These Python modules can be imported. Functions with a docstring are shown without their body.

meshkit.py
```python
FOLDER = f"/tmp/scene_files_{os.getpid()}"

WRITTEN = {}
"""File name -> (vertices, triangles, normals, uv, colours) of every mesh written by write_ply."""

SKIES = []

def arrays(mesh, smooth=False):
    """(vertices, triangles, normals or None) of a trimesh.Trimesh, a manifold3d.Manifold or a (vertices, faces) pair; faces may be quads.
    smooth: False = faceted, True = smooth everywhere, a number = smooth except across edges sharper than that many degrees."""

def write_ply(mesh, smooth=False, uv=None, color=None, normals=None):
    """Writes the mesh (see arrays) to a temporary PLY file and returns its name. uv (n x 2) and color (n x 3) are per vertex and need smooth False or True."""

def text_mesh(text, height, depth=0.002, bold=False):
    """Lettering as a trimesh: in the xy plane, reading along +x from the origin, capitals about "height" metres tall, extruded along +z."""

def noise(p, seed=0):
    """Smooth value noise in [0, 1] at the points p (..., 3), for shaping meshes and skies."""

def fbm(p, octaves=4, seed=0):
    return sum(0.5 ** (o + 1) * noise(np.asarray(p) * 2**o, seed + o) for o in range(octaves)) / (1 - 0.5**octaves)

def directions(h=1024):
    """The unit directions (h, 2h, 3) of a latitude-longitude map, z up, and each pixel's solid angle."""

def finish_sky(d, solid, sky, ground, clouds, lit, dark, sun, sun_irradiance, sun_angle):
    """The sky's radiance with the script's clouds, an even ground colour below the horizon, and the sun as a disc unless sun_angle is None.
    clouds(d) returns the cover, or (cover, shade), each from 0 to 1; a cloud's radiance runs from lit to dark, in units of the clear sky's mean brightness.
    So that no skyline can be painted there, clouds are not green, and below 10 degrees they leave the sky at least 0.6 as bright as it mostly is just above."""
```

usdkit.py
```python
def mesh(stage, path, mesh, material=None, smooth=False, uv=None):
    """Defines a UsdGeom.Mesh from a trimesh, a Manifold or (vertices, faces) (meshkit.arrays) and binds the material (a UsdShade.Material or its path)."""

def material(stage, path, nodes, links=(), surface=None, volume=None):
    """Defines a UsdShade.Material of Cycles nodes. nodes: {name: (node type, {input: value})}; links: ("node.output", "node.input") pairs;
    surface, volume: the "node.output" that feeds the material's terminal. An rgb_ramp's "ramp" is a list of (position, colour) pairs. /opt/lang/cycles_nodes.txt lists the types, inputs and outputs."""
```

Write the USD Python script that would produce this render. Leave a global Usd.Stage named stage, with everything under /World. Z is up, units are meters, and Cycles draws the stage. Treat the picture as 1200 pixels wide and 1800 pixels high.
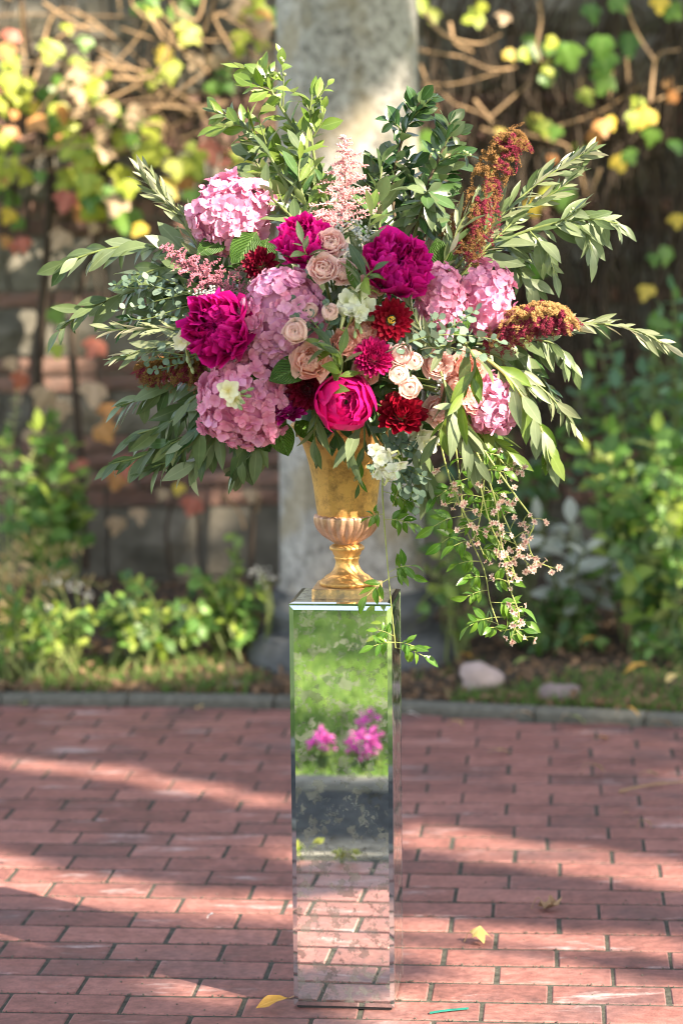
import math
import numpy as np
import meshkit, usdkit
from pxr import Gf, Sdf, Usd, UsdGeom, UsdLux, UsdShade, Vt

PI = math.pi
stage = Usd.Stage.CreateInMemory()
UsdGeom.SetStageUpAxis(stage, UsdGeom.Tokens.z)
UsdGeom.SetStageMetersPerUnit(stage, 1.0)
UsdGeom.Xform.Define(stage, '/World')
UsdGeom.Scope.Define(stage, '/World/Looks')

# ------------------------------------------------------------------ camera
EYE = np.array([0.0, -4.24, 1.374])
PITCH, ROLL, FPX = 0.11635, -0.0097, 4250.0
_f = np.array([0, math.cos(PITCH), -math.sin(PITCH)])
_r = np.array([1.0, 0, 0]); _u = np.cross(_r, _f)
RIGHT = math.cos(ROLL) * _r + math.sin(ROLL) * _u
UP = -math.sin(ROLL) * _r + math.cos(ROLL) * _u
cam = UsdGeom.Camera.Define(stage, '/World/Camera')
cam.AddTransformOp().Set(Gf.Matrix4d(*[float(x) for row in (list(RIGHT) + [0], list(UP) + [0], list(-_f) + [0], list(EYE) + [1]) for x in row]))
cam.CreateFocalLengthAttr(85.0)
cam.CreateHorizontalApertureAttr(24.0)
cam.CreateVerticalApertureAttr(24.0 * 1024 / 682)
cam.CreateClippingRangeAttr(Gf.Vec2f(0.1, 500))
cam.CreateFStopAttr(3.0)
cam.CreateFocusDistanceAttr(4.14)
cam.CreateExposureAttr(2.4)

# ------------------------------------------------------------------ sky and sun
SUN = np.array([0.64, -0.52, 0.57]); SUN /= np.linalg.norm(SUN)
dome = UsdLux.DomeLight.Define(stage, '/World/sky')
dome.GetPrim().SetCustomDataByKey('kind', 'structure')
sky_m = usdkit.material(stage, '/World/Looks/sky_look', {
    's': ('sky_texture', {'sky_type': 'single_scattering', 'sun_disc': False, 'sun_elevation': math.asin(SUN[2]), 'sun_rotation': math.atan2(SUN[0], SUN[1])}),
    'tc': ('texture_coordinate', {}), 'n': ('noise_texture', {'scale': 2.2, 'detail': 5.0}), 'mr': ('map_range', {'from_min': .3, 'from_max': .75, 'to_min': .2, 'to_max': .6, 'clamp': True}), 'cl': ('mix_color', {'b': (4.4, 4.1, 3.7), 'use_clamp': False}), 'b': ('background_shader', {'strength': 0.085})}, [('tc.generated', 'n.vector'), ('n.fac', 'mr.value'), ('s.color', 'cl.a'), ('mr.result', 'cl.fac'), ('cl.result', 'b.color')], surface='b.background')
UsdShade.MaterialBindingAPI.Apply(dome.GetPrim()).Bind(sky_m)
sun = UsdLux.DistantLight.Define(stage, '/World/sun')
sun.CreateNormalizeAttr(True); sun.CreateIntensityAttr(1.0); sun.CreateAngleAttr(0.5)
sun.CreateColorAttr(Gf.Vec3f(1.0, 0.87, 0.68))
_z = SUN; _x = np.cross([0, 0, 1], _z); _x /= np.linalg.norm(_x); _y = np.cross(_z, _x)
sun.AddTransformOp().Set(Gf.Matrix4d(*[float(x) for row in (list(_x) + [0], list(_y) + [0], list(_z) + [0], [0, 0, 12, 1]) for x in row]))

# ------------------------------------------------------------------ helpers
def unit(a):
    a = np.asarray(a, float); return a / (np.linalg.norm(a) + 1e-12)

def ray(px, py):
    return unit(_f + RIGHT * (px - 600) / FPX + UP * (900 - py) / FPX)

def P(px, py, y=0.0):
    d = ray(px, py); return EYE + d * (y - EYE[1]) / d[1]

def G(px, py, z=0.0):
    d = ray(px, py); return EYE + d * (z - EYE[2]) / d[2]

_names = {}
def numbered(parent, name):
    k = (parent, name); n = _names.get(k, -1) + 1; _names[k] = n
    return f'{parent}/{name}' + (f'_{n:03d}' if n else '')

def put(path, v, f, mat, smooth=True, uv=None):
    v = np.asarray(v, np.float32); f = np.asarray(f, np.int32)
    m = UsdGeom.Mesh.Define(stage, path)
    m.CreatePointsAttr(Vt.Vec3fArray.FromNumpy(np.ascontiguousarray(v)))
    m.CreateFaceVertexCountsAttr(Vt.IntArray.FromNumpy(np.full(len(f), 3, np.int32)))
    m.CreateFaceVertexIndicesAttr(Vt.IntArray.FromNumpy(np.ascontiguousarray(f.ravel())))
    m.CreateSubdivisionSchemeAttr('none')
    if smooth:
        n = np.zeros_like(v); fn = np.cross(v[f[:, 1]] - v[f[:, 0]], v[f[:, 2]] - v[f[:, 0]])
        for k in range(3): np.add.at(n, f[:, k], fn)
        l = np.linalg.norm(n, axis=1, keepdims=True); n = np.where(l > 0, n / np.maximum(l, 1e-20), [0, 0, 1]).astype(np.float32)
        m.CreateNormalsAttr(Vt.Vec3fArray.FromNumpy(np.ascontiguousarray(n))); m.SetNormalsInterpolation('vertex')
    if uv is not None:
        UsdGeom.PrimvarsAPI(m).CreatePrimvar('st', Sdf.ValueTypeNames.TexCoord2fArray, 'vertex').Set(Vt.Vec2fArray.FromNumpy(np.ascontiguousarray(np.asarray(uv, np.float32))))
    UsdShade.MaterialBindingAPI.Apply(m.GetPrim()).Bind(mat)
    return m.GetPrim()

class Thing:
    """An Xform at the thing's base; parts are given in world coordinates."""
    def __init__(self, name, label, cat, base=(0, 0, 0), group=None, kind=None):
        self.path = numbered('/World', name); self.base = np.asarray(base, float)
        x = UsdGeom.Xform.Define(stage, self.path); x.AddTranslateOp().Set(Gf.Vec3d(*map(float, self.base)))
        p = self.prim = x.GetPrim()
        tag(p, label, cat, group, kind)
    def part(self, name, v, f, mat, smooth=True, uv=None, parent=None, label=None, kind=None):
        path = numbered(parent or self.path, name)
        p = put(path, np.asarray(v, float) - self.base, f, mat, smooth, uv)
        if label: p.SetCustomDataByKey('label', label)
        if kind: p.SetCustomDataByKey('kind', kind)
        return path

def tag(p, label=None, cat=None, group=None, kind=None):
    for k, x in (('label', label), ('category', cat), ('group', group), ('kind', kind)):
        if x: p.SetCustomDataByKey(k, x)

def single(name, v, f, mat, label=None, cat=None, group=None, kind=None, smooth=True, uv=None):
    p = put(numbered('/World', name), v, f, mat, smooth, uv); tag(p, label, cat, group, kind); return p

def join(parts):
    vs, fs, n = [], [], 0
    for v, f in parts:
        vs.append(np.asarray(v, float)); fs.append(np.asarray(f, int) + n); n += len(v)
    return np.vstack(vs), np.vstack(fs)

import functools
@functools.lru_cache(None)
def grid_faces(nr, nc, wrap=False):
    i, j = np.meshgrid(np.arange(nr - 1), np.arange(nc if wrap else nc - 1), indexing='ij'); j2 = (j + 1) % nc
    a, b, c, d = i * nc + j, i * nc + j2, (i + 1) * nc + j2, (i + 1) * nc + j
    return np.vstack([np.stack([a, b, c], -1).reshape(-1, 3), np.stack([a, c, d], -1).reshape(-1, 3)])

def frame(d, up=(0, 0, 1)):
    y = unit(d); z = np.asarray(up, float) - np.dot(up, y) * y
    if np.linalg.norm(z) < 1e-4: z = np.cross(y, [1, 0.3, 0.2])
    z = unit(z); return np.stack([np.cross(y, z), y, z], 1)

def tube(pts, radii, sides=6):
    p = np.asarray(pts, float); radii = np.broadcast_to(radii, (len(p),))
    t = np.gradient(p, axis=0); t /= np.linalg.norm(t, axis=1, keepdims=True) + 1e-12
    ref = np.array([0.31, 0.52, 0.79]); 
    if abs(np.dot(unit(t.mean(0)), unit(ref))) > 0.9: ref = np.array([0.8, -0.5, 0.1])
    a = np.cross(t, ref); a /= np.linalg.norm(a, axis=1, keepdims=True); b = np.cross(t, a)
    ang = np.arange(sides) * 2 * PI / sides
    v = p[:, None] + radii[:, None, None] * (np.cos(ang)[None, :, None] * a[:, None] + np.sin(ang)[None, :, None] * b[:, None])
    f = grid_faces(len(p), sides, True)[:, [0, 2, 1]]
    v = np.vstack([v.reshape(-1, 3), p[:1], p[-1:]]); n = len(p) * sides; k = np.arange(sides)
    f = np.vstack([f, np.stack([np.full(sides, n), (k + 1) % sides, k], 1)[:, [0, 2, 1]], np.stack([np.full(sides, n + 1), (len(p) - 1) * sides + k, (len(p) - 1) * sides + (k + 1) % sides], 1)[:, [0, 2, 1]]])
    return v, f

def spline(pts, n=20):
    p = np.asarray(pts, float)
    if len(p) == 2: return p[0] + (p[1] - p[0]) * np.linspace(0, 1, n)[:, None]
    q = np.vstack([2 * p[0] - p[1], p, 2 * p[-1] - p[-2]]); out = []
    for u in np.linspace(0, len(p) - 1, n):
        i = min(int(u), len(p) - 2); t = u - i; a, b, c, d = q[i:i + 4]
        out.append(0.5 * (2 * b + (c - a) * t + (2 * a - 5 * b + 4 * c - d) * t * t + (3 * b - a - 3 * c + d) * t ** 3))
    return np.array(out)

def lathe(prof, c, seg=48):
    prof = np.asarray(prof, float); ang = np.arange(seg) * 2 * PI / seg
    v = np.stack([c[0] + prof[:, 0:1] * np.cos(ang), c[1] + prof[:, 0:1] * np.sin(ang), np.repeat(prof[:, 1:2], seg, 1)], -1).reshape(-1, 3)
    return v, grid_faces(len(prof), seg, True)[:, [0, 2, 1]] if prof[0, 1] > prof[-1, 1] else grid_faces(len(prof), seg, True)

def box(sx, sy, sz, ch=0.0):
    """centred box with every edge chamfered by ch"""
    from manifold3d import Manifold
    if ch <= 0: m = Manifold.cube([sx, sy, sz], True)
    else:
        pts = []
        for a in (-1, 1):
            for b in (-1, 1):
                for c in (-1, 1):
                    pts += [[a * sx / 2, b * (sy / 2 - ch), c * (sz / 2 - ch)], [a * (sx / 2 - ch), b * sy / 2, c * (sz / 2 - ch)], [a * (sx / 2 - ch), b * (sy / 2 - ch), c * sz / 2]]
        m = Manifold.hull_points(np.array(pts))
    q = m.to_mesh(); return np.array(q.vert_properties[:, :3], float), np.array(q.tri_verts)

def rotz(v, a):
    c, s = math.cos(a), math.sin(a); v = np.asarray(v, float)
    return np.stack([c * v[..., 0] - s * v[..., 1], s * v[..., 0] + c * v[..., 1], v[..., 2]], -1)

ICO_V = np.array([[1, 0, 0], [-1, 0, 0], [0, 1, 0], [0, -1, 0], [0, 0, 1], [0, 0, -1]], float)
ICO_F = np.array([[0, 2, 4], [2, 1, 4], [1, 3, 4], [3, 0, 4], [2, 0, 5], [1, 2, 5], [3, 1, 5], [0, 3, 5]])
def blobs(c, r, rng):
    """many small octahedra as one mesh"""
    c = np.asarray(c, float); n = len(c); r = np.broadcast_to(r, (n,))
    A = rng.normal(size=(n, 3, 3)); Q = np.linalg.qr(A)[0]
    v = c[:, None] + r[:, None, None] * np.einsum('nij,kj->nki', Q, ICO_V) * (1 + rng.uniform(-.25, .25, (n, 6, 1)))
    return v.reshape(-1, 3), (ICO_F[None] + (np.arange(n) * 6)[:, None, None]).reshape(-1, 3)

import trimesh
_ico = trimesh.creation.icosphere(1)
def ball(c, r): return np.array(_ico.vertices) * r + np.asarray(c), np.array(_ico.faces)

# ------------------------------------------------------------------ materials
def lin(r, g, b):
    return tuple(((x / 255 + .055) / 1.055) ** 2.4 if x > 10 else x / 255 / 12.92 for x in (r, g, b))

def leaf_mat(name, top, top2, back, rough=0.42, transl=0.25, rib=0.35, spec=0.5, veins=False):
    """leaf: varied by leaf, mottled, paler midrib and underside, lets light through"""
    n = {'oi': ('object_info', {}), 'isl': ('geometry', {}), 'tc': ('texture_coordinate', {}), 'uv': ('separate_xyz', {}),
         'ns': ('noise_texture', {'scale': 70.0, 'detail': 3.0}), 'add': ('math', {'math_type': 'multiply_add', 'value2': 0.55}),
         'm1': ('mix_color', {'a': top, 'b': top2}), 'sub': ('math', {'math_type': 'subtract', 'value2': 0.5}), 'ab': ('math', {'math_type': 'absolute'}),
         'mr': ('map_range', {'from_min': 0.015, 'from_max': 0.06, 'to_min': rib, 'to_max': 0.0, 'clamp': True}),
         'm2': ('mix_color', {'b': tuple(min(1, 1.5 * x + .06) for x in top2)}), 'm3': ('mix_color', {'b': back}),
         'bw': ('wave_texture', {'scale': 6.0, 'distortion': 1.5}), 'bmp': ('bump', {'strength': 0.25, 'distance': 0.002}),
         'p': ('principled_bsdf', {'roughness': rough, 'specular_ior_level': spec}), 't': ('translucent_bsdf', {}), 'tg': ('hsv', {'saturation': 1.15, 'value': 1.25}), 'mx': ('mix_closure', {'fac': transl})}
    l = [('isl.random_per_island', 'ns.w'), ('tc.UV', 'uv.vector'), ('ns.fac', 'add.value1'), ('oi.random', 'add.value3'), ('uv.x', 'sub.value1'), ('sub.value', 'ab.value1'), ('ab.value', 'mr.value')]
    n['sc'] = ('math', {'math_type': 'multiply_add', 'value2': 0.9, 'value3': -0.2, 'use_clamp': True}); n['dim'] = ('math', {'math_type': 'multiply', 'value2': 0.75})
    l += [('add.value', 'sc.value1'), ('sc.value', 'm1.fac'), ('m1.result', 'm2.a'), ('mr.result', 'm2.fac'), ('m2.result', 'm3.a'), ('isl.backfacing', 'm3.fac'),
          ('m3.result', 'p.base_color'), ('m3.result', 'tg.color'), ('tg.color', 't.color'), ('ns.fac', 'bmp.height'), ('bmp.normal', 'p.normal'), ('p.BSDF', 'mx.closure1'), ('t.BSDF', 'mx.closure2')]
    for k in ('bw', 'dim'): n.pop(k)
    l = [x for x in l if x[0] != 'isl.random_per_island' or x[1] != 'ns.w']
    if veins:  # slanting side veins and puckered blade between them
        n['ab2'] = ('math', {'math_type': 'multiply_add', 'value2': -1.1}); n['sx'] = ('math', {'math_type': 'multiply', 'value2': 58.0}); n['sn'] = ('math', {'math_type': 'sine'}); n['hh'] = ('math', {'math_type': 'multiply_add', 'value2': .35}); n['bmp'] = ('bump', {'strength': 0.8, 'distance': 0.004})
        n['vv'] = ('map_range', {'from_min': .75, 'from_max': 1., 'to_min': 1., 'to_max': 1.7, 'clamp': True}); n['vh'] = ('hsv', {})
        l = [x for x in l if x != ('ns.fac', 'bmp.height') and x != ('m1.result', 'm2.a')] + [('ab.value', 'ab2.value1'), ('uv.y', 'ab2.value3'), ('ab2.value', 'sx.value1'), ('sx.value', 'sn.value1'), ('sn.value', 'hh.value1'), ('ns.fac', 'hh.value3'), ('hh.value', 'bmp.height'), ('sn.value', 'vv.value'), ('vv.result', 'vh.value'), ('m1.result', 'vh.color'), ('vh.color', 'm2.a')]
    return usdkit.material(stage, '/World/Looks/' + name, n, l, surface='mx.closure')

def stuff_leaf_mat(name, cols, rough=0.7, transl=0.2):
    """for joined foliage: colour per island"""
    k = len(cols)
    n = {'g': ('geometry', {}), 'r': ('rgb_ramp', {'ramp': [((i + .5) / k, c) for i, c in enumerate(cols)]}), 'p': ('principled_bsdf', {'roughness': rough}), 't': ('translucent_bsdf', {}), 'mx': ('mix_closure', {'fac': transl})}
    l = [('g.random_per_island', 'r.fac'), ('r.color', 'p.base_color'), ('r.color', 't.color'), ('p.BSDF', 'mx.closure1'), ('t.BSDF', 'mx.closure2')]
    return usdkit.material(stage, '/World/Looks/' + name, n, l, surface='mx.closure')

def petal_mat(name, base, mid, tip, var=0.35, rough=0.5, transl=0.22, noise=40.0, sheen=0.0):
    """petal: colour runs from base to tip along the petal, varies by petal, faint veins"""
    n = {'oi': ('object_info', {}), 'tc': ('texture_coordinate', {}), 'uv': ('separate_xyz', {}), 'r': ('rgb_ramp', {'ramp': [(0, base), (.45, mid), (1, tip)]}),
         'ns': ('noise_texture', {'scale': noise, 'detail': 3.0}), 'v': ('math', {'math_type': 'multiply_add', 'value2': 0.6}), 'mr': ('map_range', {'from_min': .2, 'from_max': 1.4, 'to_min': 1 - var, 'to_max': 1 + var * .6}),
         'hs': ('hsv', {}), 'mp': ('mapping', {'scale': (9, 1.2, 1)}), 'vn': ('noise_texture', {'scale': 5.0, 'detail': 2.0}), 'b': ('bump', {'strength': 0.35, 'distance': 0.0015}),
         'p': ('principled_bsdf', {'roughness': rough, 'specular_ior_level': 0.3}), 't': ('translucent_bsdf', {}), 'mx': ('mix_closure', {'fac': transl})}
    l = [('tc.UV', 'uv.vector'), ('uv.y', 'r.fac'), ('ns.fac', 'v.value1'), ('oi.random', 'v.value3'), ('v.value', 'mr.value'), ('mr.result', 'hs.value'), ('r.color', 'hs.color'),
         ('tc.UV', 'mp.vector'), ('mp.vector', 'vn.vector'), ('vn.fac', 'b.height'), ('b.normal', 'p.normal'), ('hs.color', 'p.base_color'), ('hs.color', 't.color'), ('p.BSDF', 'mx.closure1'), ('t.BSDF', 'mx.closure2')]
    return usdkit.material(stage, '/World/Looks/' + name, n, l, surface='mx.closure')

def hydrangea_mat(name, pink, lilac, pale):
    n = {'oi': ('object_info', {}), 'tc': ('texture_coordinate', {}), 'uv': ('separate_xyz', {}), 'g': ('geometry', {}), 'ns': ('noise_texture', {'scale': 14.0, 'detail': 2.0}),
         'a': ('math', {'math_type': 'multiply_add', 'value2': 0.5}), 'm': ('map_range', {'from_min': .35, 'from_max': .95, 'clamp': True}), 'mc': ('mix_color', {'a': pink, 'b': lilac}),
         'e': ('map_range', {'from_min': .25, 'from_max': 1.0, 'to_min': 0.0, 'to_max': .55, 'clamp': True}), 'mp': ('mix_color', {'b': pale}), 'hv': ('map_range', {'to_min': .8, 'to_max': 1.12}), 'hs': ('hsv', {}),
         'vm': ('mapping', {'scale': (10, 1.5, 1)}), 'vn': ('noise_texture', {'scale': 5.0}), 'b': ('bump', {'strength': .3, 'distance': .001}),
         'p': ('principled_bsdf', {'roughness': .55, 'specular_ior_level': .25}), 't': ('translucent_bsdf', {}), 'mx': ('mix_closure', {'fac': .28})}
    l = [('g.position', 'ns.vector'), ('oi.random', 'a.value1'), ('ns.fac', 'a.value3'), ('a.value', 'm.value'), ('m.result', 'mc.fac'), ('tc.UV', 'uv.vector'), ('uv.y', 'e.value'), ('mc.result', 'mp.a'), ('e.result', 'mp.fac'),
         ('oi.random', 'hv.value'), ('hv.result', 'hs.value'), ('mp.result', 'hs.color'), ('tc.UV', 'vm.vector'), ('vm.vector', 'vn.vector'), ('vn.fac', 'b.height'), ('b.normal', 'p.normal'),
         ('hs.color', 'p.base_color'), ('hs.color', 't.color'), ('p.BSDF', 'mx.closure1'), ('t.BSDF', 'mx.closure2')]
    return usdkit.material(stage, '/World/Looks/' + name, n, l, surface='mx.closure')

def plain(name, col, rough=.6, var=.25, noise=30.0, bump=.3, dist=.004, metallic=0.0, detail=5.0, col2=None, spec=.4, lo=.3, hi=.7, per_object=True):
    n = {'g': ('geometry', {}), 'oi': ('object_info', {}), 'ns': ('noise_texture', {'scale': noise, 'detail': detail, 'roughness': .6}), 'mr': ('map_range', {'from_min': lo, 'from_max': hi, 'clamp': True}),
         'mc': ('mix_color', {'a': col, 'b': col2 or tuple(x * .6 for x in col)}), 'hv': ('map_range', {'to_min': 1 - var, 'to_max': 1 + var}), 'hs': ('hsv', {}), 'b': ('bump', {'strength': bump, 'distance': dist}),
         'p': ('principled_bsdf', {'roughness': rough, 'metallic': metallic, 'specular_ior_level': spec})}
    l = [('g.position', 'ns.vector'), ('ns.fac', 'mr.value'), ('mr.result', 'mc.fac'), ('mc.result', 'hs.color'), ('hs.color', 'p.base_color'), ('ns.fac', 'b.height'), ('b.normal', 'p.normal')]
    if per_object: l += [('oi.random', 'hv.value'), ('hv.result', 'hs.value')]
    return usdkit.material(stage, '/World/Looks/' + name, n, l, surface='p.BSDF')

M = {}
# bouquet foliage
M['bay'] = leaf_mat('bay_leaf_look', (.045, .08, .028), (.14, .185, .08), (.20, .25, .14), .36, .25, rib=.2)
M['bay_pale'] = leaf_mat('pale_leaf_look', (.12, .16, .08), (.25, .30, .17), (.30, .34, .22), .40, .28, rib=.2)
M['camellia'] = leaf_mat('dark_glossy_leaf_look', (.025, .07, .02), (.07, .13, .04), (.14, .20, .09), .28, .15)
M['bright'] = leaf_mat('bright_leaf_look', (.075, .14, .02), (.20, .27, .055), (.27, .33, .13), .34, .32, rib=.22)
M['olive'] = leaf_mat('olive_leaf_look', (.12, .15, .07), (.22, .24, .14), (.46, .44, .32), .45, .2)
M['euca'] = leaf_mat('eucalyptus_leaf_look', (.09, .15, .105), (.165, .225, .17), (.19, .24, .18), .7, .2, rib=.1)
M['jasmine'] = leaf_mat('jasmine_leaf_look', (.05, .14, .015), (.13, .23, .03), (.20, .28, .07), .35, .35)
M['hyd_leaf'] = leaf_mat('hydrangea_leaf_look', (.02, .07, .01), (.08, .16, .02), (.14, .20, .07), .5, .2, rib=.5, veins=True)
M['stem'] = plain('green_stem_look', (.16, .20, .06), .5, .2, 50)
M['stem_y'] = plain('yellow_green_stem_look', (.38, .42, .12), .5, .15, 50)
M['stem_b'] = plain('woody_stem_look', (.10, .07, .04), .7, .2, 50)
M['bud'] = plain('green_bud_look', (.30, .36, .16), .5, .2, 90)
# flowers
M['hyd_pink'] = hydrangea_mat('pink_hydrangea_look', (.80, .20, .40), (.74, .30, .50), (.88, .42, .56))
M['hyd_lilac'] = hydrangea_mat('lilac_hydrangea_look', (.80, .25, .46), (.73, .36, .62), (.88, .48, .64))
M['hyd_light'] = hydrangea_mat('light_pink_hydrangea_look', (.80, .25, .43), (.75, .35, .56), (.86, .42, .56))
M['peony'] = petal_mat('magenta_peony_look', (.46, .0, .12), (.64, .003, .24), (.76, .015, .33), .35, .42, .36)
M['peony_deep'] = petal_mat('deep_pink_peony_look', (.40, .0, .07), (.52, .003, .125), (.64, .01, .19), .35, .42, .32)
M['dahlia_dark'] = petal_mat('dark_dahlia_look', (.07, .001, .007), (.13, .001, .014), (.18, .003, .024), .4, .45, .15)
M['dahlia_red'] = petal_mat('red_dahlia_look', (.10, .001, .006), (.24, .002, .016), (.30, .004, .024), .35, .42, .2)
M['dahlia_pink'] = petal_mat('magenta_dahlia_look', (.28, .001, .05), (.46, .004, .11), (.55, .02, .18), .35, .42, .2)
M['dahlia_purple'] = petal_mat('purple_red_dahlia_look', (.22, .001, .05), (.38, .004, .14), (.46, .02, .26), .4, .4, .2)
M['rose_peach'] = petal_mat('peach_rose_look', (.95, .48, .38), (.95, .57, .48), (.96, .64, .57), .12, .5, .45)
M['rose_pink'] = petal_mat('blush_rose_look', (.95, .54, .52), (.95, .65, .63), (.96, .74, .71), .1, .5, .45)
M['rose_cream'] = petal_mat('cream_rose_look', (.90, .70, .54), (.92, .76, .66), (.92, .66, .63), .08, .5, .45)
M['white'] = petal_mat('white_petal_look', (.74, .74, .40), (.83, .82, .66), (.86, .85, .76), .08, .5, .3)
M['cream'] = petal_mat('cream_petal_look', (.78, .66, .26), (.84, .78, .52), (.86, .82, .66), .1, .5, .3)
M['orchid'] = petal_mat('orchid_petal_look', (.55, .16, .18), (.80, .55, .46), (.86, .70, .58), .25, .5, .35)
M['yellow'] = plain('yellow_centre_look', (.75, .42, .03), .6, .2, 200)
M['am_brown'] = plain('bronze_amaranth_look', (.20, .10, .03), .8, .35, 120, .2, col2=(.34, .19, .06))
M['am_gold'] = plain('golden_amaranth_look', (.42, .24, .08), .8, .25, 120, .2, col2=(.28, .12, .04))
M['am_top'] = stuff_leaf_mat('bronze_tassel_look', [(.26, .13, .04), (.36, .20, .06), (.18, .08, .03), (.28, .03, .06), (.40, .25, .09), (.22, .12, .04), (.32, .17, .06)], .85, .1)
M['am_low'] = stuff_leaf_mat('crimson_tassel_look', [(.22, .012, .045), (.28, .025, .075), (.15, .02, .025), (.24, .12, .05), (.25, .015, .05), (.17, .03, .035), (.20, .09, .04)], .85, .1)
M['am_sun'] = stuff_leaf_mat('golden_tassel_look', [(.46, .27, .10), (.38, .20, .07), (.52, .33, .14), (.36, .05, .09), (.44, .24, .10), (.48, .28, .12)], .85, .1)
M['am_red'] = plain('crimson_amaranth_look', (.30, .012, .06), .8, .3, 120, .2, col2=(.20, .03, .03))
M['ast_pink'] = plain('pale_pink_plume_look', (.72, .38, .40), .7, .15, 120, .2, col2=(.62, .28, .30))
M['ast_mauve'] = plain('mauve_plume_look', (.48, .18, .24), .7, .2, 120, .2, col2=(.38, .12, .17))
# ------------------------------------------------------------------ setting: sizes
YAW = math.radians(-5.2)           # the brick rows
PED_YAW = -0.1131
PED = np.array([0.006, 0.0, 0.0]); PW, PH = 0.179, 0.730
def grid(a, b, z=0.0):
    """a along the brick rows, b across them, measured from below the pedestal"""
    return PED + rotz(np.array([a, b, z], float), YAW)
def to_grid(p):
    return rotz(np.asarray(p, float) - PED, -YAW)

rng = np.random.default_rng(7)
# ---- lawn: the ground sheet to the horizon
M['lawn'] = usdkit.material(stage, '/World/Looks/lawn_look', {
    'g': ('geometry', {}), 'n1': ('noise_texture', {'scale': 3.0, 'detail': 4.0}), 'n2': ('noise_texture', {'scale': 60.0, 'detail': 3.0}), 'a': ('math', {'math_type': 'multiply_add', 'value2': .5}),
    'r': ('rgb_ramp', {'ramp': [(.4, (.10, .18, .04)), (.75, (.2, .30, .055)), (1.0, (.32, .36, .08))]}), 'b': ('bump', {'strength': .8, 'distance': .03}), 'p': ('principled_bsdf', {'roughness': .8, 'specular_ior_level': .2})},
    [('g.position', 'n1.vector'), ('g.position', 'n2.vector'), ('n1.fac', 'a.value1'), ('n2.fac', 'a.value3'), ('a.value', 'r.fac'), ('n2.fac', 'b.height'), ('b.normal', 'p.normal'), ('r.color', 'p.base_color')], surface='p.BSDF')
single('lawn', [[-120, -120, -.03], [120, -120, -.03], [120, 120, -.03], [-120, 120, -.03]], [[0, 1, 2], [0, 2, 3]], M['lawn'], 'green lawn round the paved terrace, seen in the mirrored pedestal', 'lawn', kind='structure', smooth=False)
# ---- grass blades that the mirror shows
def grass(n, a0, a1, b0, b1, h, rng, z0=-.03):
    q = np.stack([rng.uniform(a0, a1, n), rng.uniform(b0, b1, n), np.full(n, z0)], 1); base = PED + rotz(q, YAW)
    ang = rng.uniform(0, 2 * PI, n); w = rng.uniform(.003, .006, n); hh = h * rng.uniform(.5, 1.3, n)
    s = np.stack([np.cos(ang), np.sin(ang), np.zeros(n)], 1); lean = np.stack([-np.sin(ang), np.cos(ang), np.zeros(n)], 1) * (hh * rng.uniform(.1, .8, n))[:, None]
    v = np.stack([base - s * w[:, None], base + s * w[:, None], base + lean * .35 + [0, 0, 1] * (hh * .6)[:, None] + s * w[:, None] * .7, base + lean * .35 + [0, 0, 1] * (hh * .6)[:, None] - s * w[:, None] * .7, base + lean + [0, 0, 1] * hh[:, None]], 1)
    f = np.array([[0, 1, 2], [0, 2, 3], [3, 2, 4]])
    return v.reshape(-1, 3), (f[None] + (np.arange(n) * 5)[:, None, None]).reshape(-1, 3)
M['grass'] = stuff_leaf_mat('grass_look', [(.14, .24, .05), (.26, .36, .06), (.38, .43, .09), (.46, .44, .13)], .7, .5)
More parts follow.
